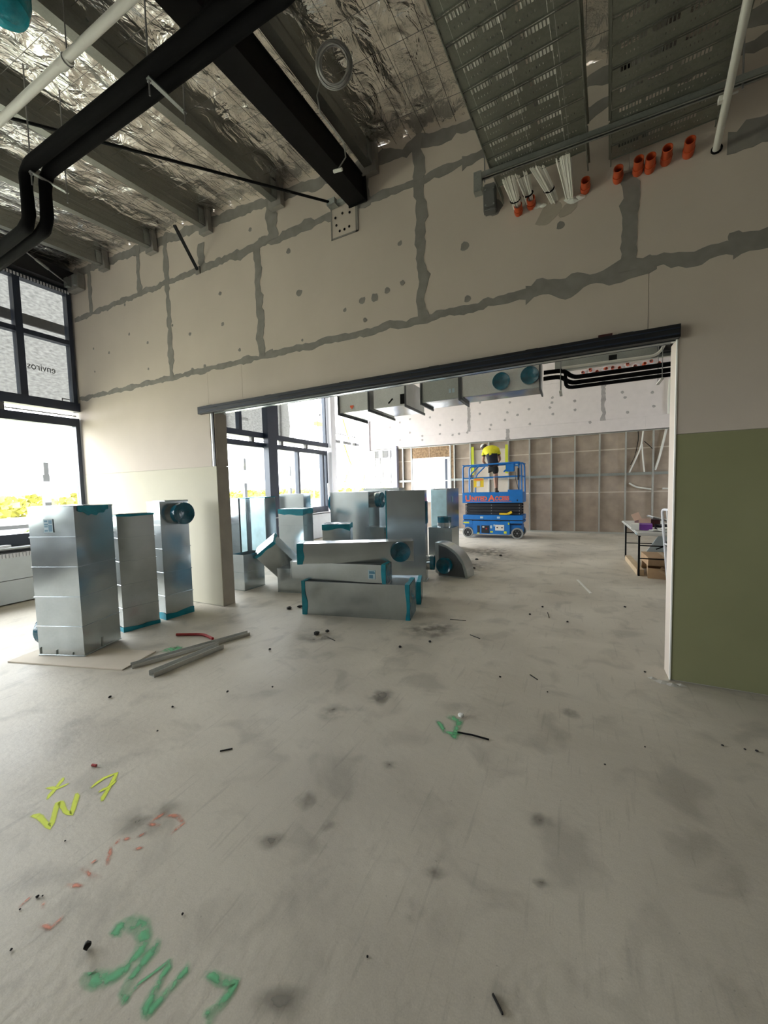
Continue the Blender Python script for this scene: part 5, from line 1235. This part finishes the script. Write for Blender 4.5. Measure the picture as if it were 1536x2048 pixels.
for x, l in ((-.22, 'strut hanger on the black pipes next to the suspended duct'), (1.10, 'strut hanger on the black pipes near the right jamb')):
    t = thing('pipe_hanger', l, 'hanger', (x, 7.0, 3.07), (0,0,0), 'strut hangers on the black pipes')
    for dy in (-.22, .10): MB().tube([(0, dy, 0), (0, dy, 2.0)], .006, 6).build('threaded_rod', M['rod'], t)
    MB().box((-.02, -.25, -.02), (.02, .13, -.001)).build('cross_bar', M['galv_stud'], t)
cb = thing('ceiling_purlin', 'pale galvanised purlin with a square black hole above the far room pipes', 'purlin', (1.0, 9.0, 3.92))
MB().box((-1.4, 0, .02), (5.0, .012, .34)).build('web', M['galv_dull'], cb); MB().box((-1.4, -.06, .005), (5.0, .012, .018)).build('flange', M['galv_stud'], cb); MB().box((-.42, -.006, .08), (-.28, -.001, .20)).build('square_hole', M['black_steel'], cb)
for x in (-1.2, 1.5, 4.5): MB().tube([(x, .006, .34), (x, .006, 1.4)], .008, 6).build('hanger_rod', M['rod'], cb)
t = thing('black_duct', 'square black duct mouth above the far room pipes by the right jamb', 'duct', (1.62, 8.9, 3.99)); MB().box((-.26, -.2, -.02), (1.2, -.015, .20)).build('duct_body', M['black_rubber'], t, bevel=.01); MB().box((-.28, -.22, -.03), (1.2, -.201, .22)).build('flange', M['track'], t)
for x in (-.1, 1.0): MB().tube([(x, -.1, .2), (x, -.1, 1.1)], .008, 6).build('hanger_rod', M['rod'], t)
ORD = ('first', 'second', 'third', 'fourth', 'fifth', 'sixth', 'seventh', 'eighth', 'ninth', 'tenth', 'last')
for i in range(11):
    x = .20+i*.195; z = 5.02+.05*math.sin(i*2.3)
    t = thing('conduit_stub', f'{ORD[i]} from the left in the row of red conduit stubs high on the far wall', 'conduit', (x, 13.66, z), (rnd.uniform(-.3, .3), 0, rnd.uniform(-.3, .3)), 'red conduit stubs high on the far wall')
    MB().ring((0, .04, 0), (0, -.10, 0), .045, .036, 10).build('pipe', M['orange'], t); mb = MB(); mb.add([(.10*math.cos(a)*(1+.4*math.sin(3*a+i)), .02-.02*math.sin(2*a), .08*math.sin(a)) for a in [2*PI*j/9 for j in range(9)]]+[(0, -.02, 0)], [(j, (j+1) % 9, 9) for j in range(9)]); mb.build('torn_sheet', M['white_paint'], t)
# cables and conduits hanging in the far stud bays
def loose(nm, lab, pts, r, m, cat='conduit', y=13.74):
    P = [Vector((a, y, b)) for a, b in pts]; q = []
    for i in range(len(P)-1):
        for k in range(4): q.append(P[i].lerp(P[i+1], k/4))
    q.append(P[-1])
    for it in range(2): q = [q[0]]+[(q[i-1]+q[i]*2+q[i+1])/4 for i in range(1, len(q)-1)]+[q[-1]]
    o = MB().tube(q, r, 6).build(nm, M[m], None, True); place_mesh_origin(o, q[0]); return tag(o, lab, cat)
loose('flexible_conduit', 'white flexible conduit hanging in the far stud bay, left branch of the fork', [(1.8, 3.2), (1.76, 2.69), (1.62, 2.28), (1.46, 1.88)], 0.022, 'white_plastic', 'conduit')
loose('flexible_conduit', 'white flexible conduit hanging in the far stud bay, right branch of the fork', [(1.77, 2.72), (1.8, 2.24), (1.84, 1.87)], 0.02, 'white_plastic', 'conduit')
loose('flexible_conduit', 'thick white conduit slanting down in the last far stud bay', [(2.37, 3.19), (2.27, 2.65), (2.19, 2.25), (2.1, 1.93)], 0.032, 'white_plastic', 'conduit')
loose('flexible_conduit', 'white conduit tail curling out low in the far stud bay', [(1.46, 1.56), (1.64, 1.43), (2.02, 1.37)], 0.026, 'white_plastic', 'conduit')
loose('flexible_conduit', 'short white conduit stub low in the last far stud bay', [(2.29, 1.38), (2.59, 1.37)], 0.028, 'white_plastic', 'conduit')
loose('black_cable', 'black cable hanging behind the forked white conduit', [(1.66, 3.17), (1.68, 2.84), (1.6, 2.37), (1.49, 2.11)], 0.01, 'black_rubber', 'cable')
loose('black_cable', 'black cable crossing to the stud right of the forked conduit', [(1.82, 2.8), (1.94, 2.67), (2.04, 2.55)], 0.01, 'black_rubber', 'cable')
loose('drop_conduit', 'white conduit dropping down the pink far wall by the right jamb', [(2.4, 4.5), (2.38, 4.05), (2.39, 3.52)], .035, 'white_plastic', 'conduit', 13.64)

# ================================================================== OUTSIDE
gr = struct(MB().box((-400, -300, -1.3), (-9.0, 500, -1.0)).build('ground', M['ground']))
struct(MB().box((-46, -60, -1.0), (-38, 200, -0.97)).build('road', M['road']))
struct(MB().box((-9.0, -8, -0.4), (-7.95, 20, -0.05)).build('floor_outside', M['post']))
def bush_mesh(seed, leaves, sx, sz, m, lf=.09):
    r_ = random.Random(seed); vs = []; fs = []
    for k in range(leaves):
        a = r_.uniform(0, 2*PI); e = r_.uniform(-.1, 1.0); rr = (r_.random()**.35)
        p = Vector((math.cos(a)*math.sqrt(max(0, 1-e*e))*sx*rr, math.sin(a)*math.sqrt(max(0, 1-e*e))*sx*rr, max(0.02, e)*sz*rr))
        p *= 1+.35*noise.noise(p*1.1+Vector((seed, 0, 0)))
        d = Vector((r_.uniform(-1, 1), r_.uniform(-1, 1), r_.uniform(-.4, 1))).normalized(); u = d.orthogonal().normalized(); s = lf*r_.uniform(.6, 1.4)
        o = len(vs); vs += [p-u*s*.4, p+d*s*.6-d.cross(u)*s*.05, p+u*s*.4, p-d*s*.6]; fs.append((o, o+1, o+2, o+3))
    me = bpy.data.meshes.new('foliage'); me.from_pydata(vs, [], fs); me.materials.append(m); return me
bms = [bush_mesh(k, 420, 1.5, 1.5, M['leaf_near'], .30) for k in range(3)]
SHL = ['scrub bush outside the near window, first one from the camera side', 'scrub bush outside the near window, just right of the timber post', 'scrub bush outside the near window, closest to the building', 'scrub bush outside the near window behind the closest one', 'scrub bush farthest right outside the near window', 'scrub bush outside the near window, between the post and the jamb', 'scrub bush farthest back outside the near window', 'scrub bush outside the far window, left of the steel column', 'scrub bush outside the far window, right of the steel column', 'scrub bush outside the far window, behind the thin mullion', 'scrub bush farthest back outside the far window']
sp_ = [(-17, 3.2), (-19, 6.6), (-16, 5.4), (-22, 5.0), (-24, 9.2), (-21, 7.6), (-27, 4.4), (-26, 25), (-24, 30), (-28, 33), (-30, 39)]
for i, (x, y) in enumerate(sp_):
    t = thing('shrub', SHL[i], 'shrub', (x, y, -1.0), (0, 0, i*1.3), 'scrub bushes outside the windows')
    o = bpy.data.objects.new('foliage', bms[i % 3]); C.objects.link(o); o.parent = t; o['kind'] = 'stuff'; s = .55+.25*((i*7) % 5)/5; o.scale = (s*1.2, s*1.2, s)
    MB().tube([(0, 0, 0), (.05, 0, .35), (.0, .1, .8)], [.05, .04, .015], 6).build('stem', M['timber'], t)
r_ = random.Random(3)
vs = []; fs = []; tl_ = MB()
for i in range(330):
    y = 5+i*.42; x = -62-r_.random()*10; s = r_.uniform(1.2, 2.1); h = r_.uniform(1.9, 2.9)
    for k in range(26):
        a = r_.uniform(0, 2*PI); e = r_.random(); p = Vector((x+math.cos(a)*s*(1-.5*e), y+math.sin(a)*s*(1-.5*e), -1+h*e)); d = Vector((r_.uniform(-1, 1), r_.uniform(-1, 1), r_.uniform(0, 1))).normalized(); u = d.orthogonal().normalized(); q = r_.uniform(.3, .6)
        tl_.add([p-u*q, p+d*q, p+u*q, p-d*q], [(0, 1, 2, 3)])
tlo = tl_.build('treeline', M['leaf']); tlo['kind'] = 'stuff'; tag(tlo, 'distant band of yellow green scrub along the horizon', 'shrubs')
for (x, y, z, l) in ((-9.5, 3.85, 2.28, 'grey timber post outside the near left window'), (-9.5, 9.02, 2.66, 'grey timber post outside the far window, left pane'), (-9.5, 11.2, 2.5, 'grey timber post outside the far window, right of the middle column')):
    t = thing('outside_post', l, 'post', (x, y, -1.0), (0, 0, 0), 'timber posts outside the windows')
    MB().box((-.05, -.055, 0), (.05, .055, z+1.0-.25)).build('post_shaft', M['post'], t); MB().box((-.03, -.03, z+.75), (.045, .05, z+1.0)).build('post_top', M['post'], t); MB().box((.051, -.09, z+.2), (.08, .04, z+.62)).build('clamp_board', M['white_paint'], t)
t = thing('balustrade', 'grey safety rail outside the near left window', 'rail', (-9.0, 0.5, -.05))
MB().box((-.03, -5, 1.08), (.03, 3.6, 1.15)).build('top_rail', M['post'], t)
for y in (-4.5, -2.0, .30, 2.08, 3.5): MB().box((-.03, y-.04, 0), (.03, y+.04, 1.08)).build('rail_post', M['post'], t)
# building wrap outside the upper windows
bw = thing('building_wrap', 'grey translucent building wrap stretched outside the upper windows, with mirrored lettering', 'building wrap', (-8.15, 3.0, 3.13))
mb = MB(); vs = []; fs = []; ny, nz = 70, 10
for i in range(ny+1):
    for j in range(nz+1):
        z = 2.6*j/nz; yend = 6.62+.12*min(1, z/.35) if z < .5 else 6.74-.10*(z-.5)
        y = -8+(yend+8)*i/ny; vs.append((.02*noise.noise((y*1.5, z*2, 0)), y, z))
for i in range(ny):
    for j in range(nz): o = i*(nz+1)+j; fs.append((o, o+1, o+nz+2, o+nz+1))
mb.add(vs, fs); mb.build('wrap_sheet', M['membrane'], bw, True)
tx = text('enviros', .17, 0, 0, M['print_grey'], 'printed_word', bw, .78, rz=-PI/2, off=0.0); tx.location = (.03, 0.56, .60)
mb = MB()
for a, b, c, d in ((.62, .10, .80, .115), (.62, .10, .635, .22), (.785, .10, .80, .22), (.62, .205, .80, .22), (.67, .12, .75, .17)): mb.box((.025, a, b-.02), (.031, c, d-.02))
mb.build('printed_mark', M['print_grey'], bw)
tx = text('enviros', .17, 0, 0, M['print_grey'], 'printed_word', bw, .78, rz=-PI/2, off=0.0); tx.location = (.03, 4.95, .42)
mb = MB(); mb.box((.05, -8, 1.30), (.09, 1.3, 1.46)); mb.build('wrap_rail_shadow', M['membrane_shadow'], bw)  # grey slat imitates an outer rail's shadow showing through the wrap
for y in (-4, -1.2, 1.2, 4.2, 6.3): MB().box((-.10, y-.05, -.1), (-.04, y+.05, 2.4)).build('wrap_post', M['post'], bw)
# scaffold seen through the unglazed corner
sc_ = thing('scaffold', 'galvanised scaffold with orange fittings outside the unglazed far corner', 'scaffold', (-9.0, 14.0, -1.0))
for x in (0.1, -1.1):
    for y in (-1.75, -.55, .70, 1.95, 3.2): MB().tube([(x, y, 0), (x, y, 7)], .026, 8).build('standard', M['zinc'], sc_, True)
for z in (1.2, 2.2, 3.2, 4.2, 5.2):
    for x in (0.1, -1.1): MB().tube([(x, -1.8, z), (x, 3.25, z)], .02, 6).build('ledger', M['zinc'], sc_)
    for y in (-1.75, .70, 3.2): MB().tube([(.1, y, z), (-1.1, y, z)], .02, 6).build('transom', M['zinc'], sc_)
for i, (y0, z0, y1, z1) in enumerate(((.0, 5.6, .45, 4.75), (.05, 4.5, .55, 3.7), (.0, 2.9, .6, 3.7), (.0, 2.4, .65, 2.45), (1.3, 3.9, 2.2, 3.9), (2.2, 3.9, 1.6, 2.9), (-1.2, 2.45, -.3, 2.45), (-1.2, 2.62, -.3, 2.60), (-.1, 2.6, .2, 2.9))):
    MB().bar((.14, y0, z0), (.14, y1, z1), .05, .07).build('orange_brace', M['scaf_orange'], sc_)
MB().box((.05, -1.95, 5.05), (.2, -1.6, 5.2)).build('orange_coupler', M['yellow'], sc_)
for y in (-1.5, -.4, .8): MB().box((-1.0, y, 1.25), (0, y+.9, 1.30)).build('plank', M['timber'], sc_)
t = thing('corrugated_hoarding', 'bright white corrugated sheet standing outside the framed far window', 'hoarding', (-4.9, 15.0, -.2))
pr = []; n = 40
for i in range(n+1): pr.append((-1.4+2.8*i/n, .05*math.sin(i*PI/2.5)))
mb = MB(); vs = [(x, y, 0) for x, y in pr]+[(x, y, 3.6) for x, y in pr]; mb.add(vs, [(i, i+1, n+2+i, n+1+i) for i in range(n)]); mb.build('sheet', M['shade'], t, True)
MB().box((.25, -.2, 0), (.42, -.1, 3.4)).build('dark_post', M['frame'], t); MB().box((-1.3, -.12, 1.0), (1.3, -.08, 1.06)).build('rail', M['zinc'], t)

# ================================================================== THINGS ON THE FLOOR
o = tag(MB().box((-.65, -.10, 0), (.65, .30, .012)).build('floor_board', M['board_new'], None, bevel=.002), 'thin pale board lying under the large upright duct', 'board'); o.location = (-4.33, 1.86, .0005); o.rotation_euler = (0, 0, math.radians(16.2))
def channel(lab, p0, p1, h, w, roll=0.0):
    a = Vector((*p0, 0)); b = Vector((*p1, 0)); d = b-a; L = d.length
    pr = [(0, 0), (w, 0), (w, h), (w-.0025, h), (w-.0025, .0025), (.0025, .0025), (.0025, h), (0, h)]
    mb = MB(); mb.prism(list(reversed(pr)), L); o = mb.build('steel_channel', M['galv_stud'], None)
    o.matrix_world = Matrix.Translation(a+Vector((0, 0, .001))) @ Matrix.Rotation(math.atan2(d.y, d.x)-PI/2, 4, 'Z'); tag(o, lab, 'steel channel', 'loose steel channels on the floor'); return o
channel('longer steel channel on the floor reaching back to the red pipe', (-3.70, 2.03), (-3.30, 3.07), .035, .075)
channel('shorter steel channel on the floor, nearest the camera of the two', (-3.36, 1.99), (-3.30, 2.68), .045, .085)
o = MB().tube(arcs([(-4.0, 2.70, .016), (-3.72, 2.83, .016), (-3.51, 2.78, .016)], .08, 4), .015, 8).build('red_pipe', M['red'], None, True); place_mesh_origin(o, (-4.0, 2.7, .016)); tag(o, 'bent red plastic pipe lying behind the steel channels', 'pipe')
DEB= [(-1.916, 0.642, 0.01), (-1.902, 0.653, 0.006), (-1.921, 0.59, 0.006), (-1.327, 0.852, 0.008), (-1.776, 0.514, 0.008), (-3.278, 1.629, 0.021), (-2.689, 1.749, 0.015), (-2.479, 2.072, 0.017), (-1.331, 3.637, 0.026), (0.906, 2.878, 0.011), (0.961, 2.888, 0.014), (0.8, 2.868, 0.012), (0.531, 3.752, 0.016), (-0.627, 1.039, 0.007), (0.159, 2.4, 0.009), (-2.512, 1.519, 0.011), (-2.744, 2.832, 0.021), (-0.553, 3.183, 0.016), (-2.476, 3.451, 0.039), (-1.564, 3.402, 0.025), (-2.2, 2.28, 0.013), (-0.183, 3.091, 0.011), (0.384, 2.664, 0.009), (-2.11, 0.82, 0.007), (-0.073, 4.792, 0.023), (-0.49, 4.903, 0.025), (-0.373, 5.267, 0.025), (0.575, 5.651, 0.025)]
STK= [(-1.342, 4.377, -1.153, 4.399), (-0.302, 5.081, -0.273, 4.875), (0.04, 7.004, 0.21, 6.2), (-0.224, 1.124, -0.188, 1.09), (-1.005, 3.992, -0.883, 3.926), (-0.333, 3.326, -0.269, 3.262), (-2.392, 3.331, -2.263, 3.283), (-1.956, 1.557, -1.903, 1.606)]
def rock(nm, lab, cat, x, y, r, m, seed, grp=None, zs=.7):
    b_ = bmesh.new(); bmesh.ops.create_icosphere(b_, subdivisions=2, radius=r)
    for v in b_.verts: v.co *= 1+.5*noise.noise(v.co/r*1.3+Vector((seed, seed, 0))); v.co.z *= zs
    lo = min(v.co.z for v in b_.verts)
    for v in b_.verts: v.co.z -= lo
    me = bpy.data.meshes.new(nm); b_.to_mesh(me); b_.free(); me.materials.append(m)
    o = bpy.data.objects.new(nm, me); C.objects.link(o); o.location = (x, y, .0008); return tag(o, lab, cat, grp)
for i, (x, y, r) in enumerate(DEB): rock('debris_crumb', 'small dark crumb of rubbish on the bare concrete floor', 'crumb', x, y, r*.55, M['debris'], i*1.7, 'dark crumbs scattered on the concrete floor')
for i, (a, b, c, d) in enumerate(STK):
    z0 = .0035; o = MB().bar((a, b, z0), (c, d, z0), .006 if i not in (2,) else .03, .006).build('debris_stick', M['debris'] if i != 2 else M['white_plastic']); place_mesh_origin(o, (a, b, z0))
    tag(o, ['flat dark stick lying right of the stack of three ducts', 'short dark stick in the middle of the opening, in line with the scissor lift', 'pale thin stick lying in front of the folding table',
        'dark stick nearest the camera at the bottom of the photo', 'short dark stick just in front of the flat one by the duct stack', 'short dark stick on the bare floor midway to the right jamb', 'short dark stick in front of the bottom duct of the stack', 'short dark stick on the open floor left of the dark stains'][i], 'stick', 'sticks on the floor')
o = MB().tube([(-.676, 2.333, .006), (-.58, 2.34, .009), (-.477, 2.343, .006)], .0055, 6).build('black_rod', M['black_steel'], None, True); place_mesh_origin(o, (-.676, 2.333, .006)); tag(o, 'thin black rod lying beside the green spray mark', 'rod')
rock('white_pebble', 'small white lump on the floor behind the black rod', 'lump', -.70, 2.51, .020, M['white_debris'], 3.0)
o = MB().tube([(-2.55, 1.147, .008), (-2.52, 1.155, .008)], .007, 8).build('red_plug', M['red'], None, True); place_mesh_origin(o, (-2.55, 1.147, .008)); tag(o, 'small red plastic wall plug near the yellow spray letters', 'plug')
rock('black_lump', 'largest black lump on the floor above the green spray letters', 'lump', -1.534, .634, .012, M['debris'], 8.0, None, 1.0)
# paper sticks and rubble along the ducts
for i, (x, y) in enumerate(((-2.55, 3.35), (-3.35, 4.05), (-3.45, 3.95), (-2.1, 6.9), (-1.75, 7.3), (-1.9, 8.2), (-1.5, 8.8))): rock('rubble_piece', ['dark scrap on the floor behind the red pipe', 'dark scrap at the foot of the left end of the duct stack', 'dark scrap just left of the one touching the duct stack', 'dark scrap behind the curved duct bend, nearest it', 'dark scrap beyond the curved duct bend, on the dusty patch', 'dark scrap on the dusty patch in front of the tall film faced duct', 'dark scrap on the floor nearest the scissor lift'][i], 'rubble', x, y, .035, M['debris'], i*2.1+.4, 'rubble scraps near the ducts', .5)
o = MB().box((-.015, -.05, 0), (.015, .05, .95)).build('white_strip', M['white_paint'], None, bevel=.003); o.location = (-7.44, 10.75, .857); o.rotation_euler = (0, -.02, 0); tag(o, 'white perforated strip standing on the sill against the far window frame', 'strip')
for i, (x, y, w_, m) in enumerate(((-7.57, 2.45, .25, 'white_paint'), (-7.56, 2.0, .18, 'black_steel'), (-7.57, 10.0, .40, 'black_steel'), (-7.56, 9.2, .25, 'black_steel'))):
    o = MB().box((-.05, -w_/2, 0), (.05, w_/2, .035)).build('sill_offcut', M[m], None, bevel=.004); o.location = (x, y, .8555); o.rotation_euler = (0, 0, .2*(-1)**i)
    tag(o, ['white offcut on the near window sill', 'black offcut on the near window sill, left of the white one', 'longer black offcut on the far window sill', 'shorter black offcut on the far window sill, left of the longer one'][i], 'offcut')

# small joined pieces (bolts, pins, slots) that are too small to pick apart
SMALL = ('bolt_head', 'bolt_hole', 'rail_slot', 'lid_screw', 'pivot_pin', 'socket', 'label_print', 'cables', 'drive_slip', 'fixing_clip', 'packer', 'ribbed_strip', 'vent_strip', 'blue_stencil', 'slat_hole', 'lug', 'rod_lug', 'plaster_rim', 'plaster_splash', 'torn_plaster', 'track_rib', 'lettering', 'printed_word', 'printed_mark', 'slotted_channel', 'cleat_plate', 'hanger_rod', 'document_band', 'saddle_clip', 'side_cheek')
for o in bpy.data.objects:
    if o.type == 'MESH' and o.parent is not None and o.name.split('.')[0] in SMALL and len(o.data.polygons) >= 12: o['kind'] = 'stuff'
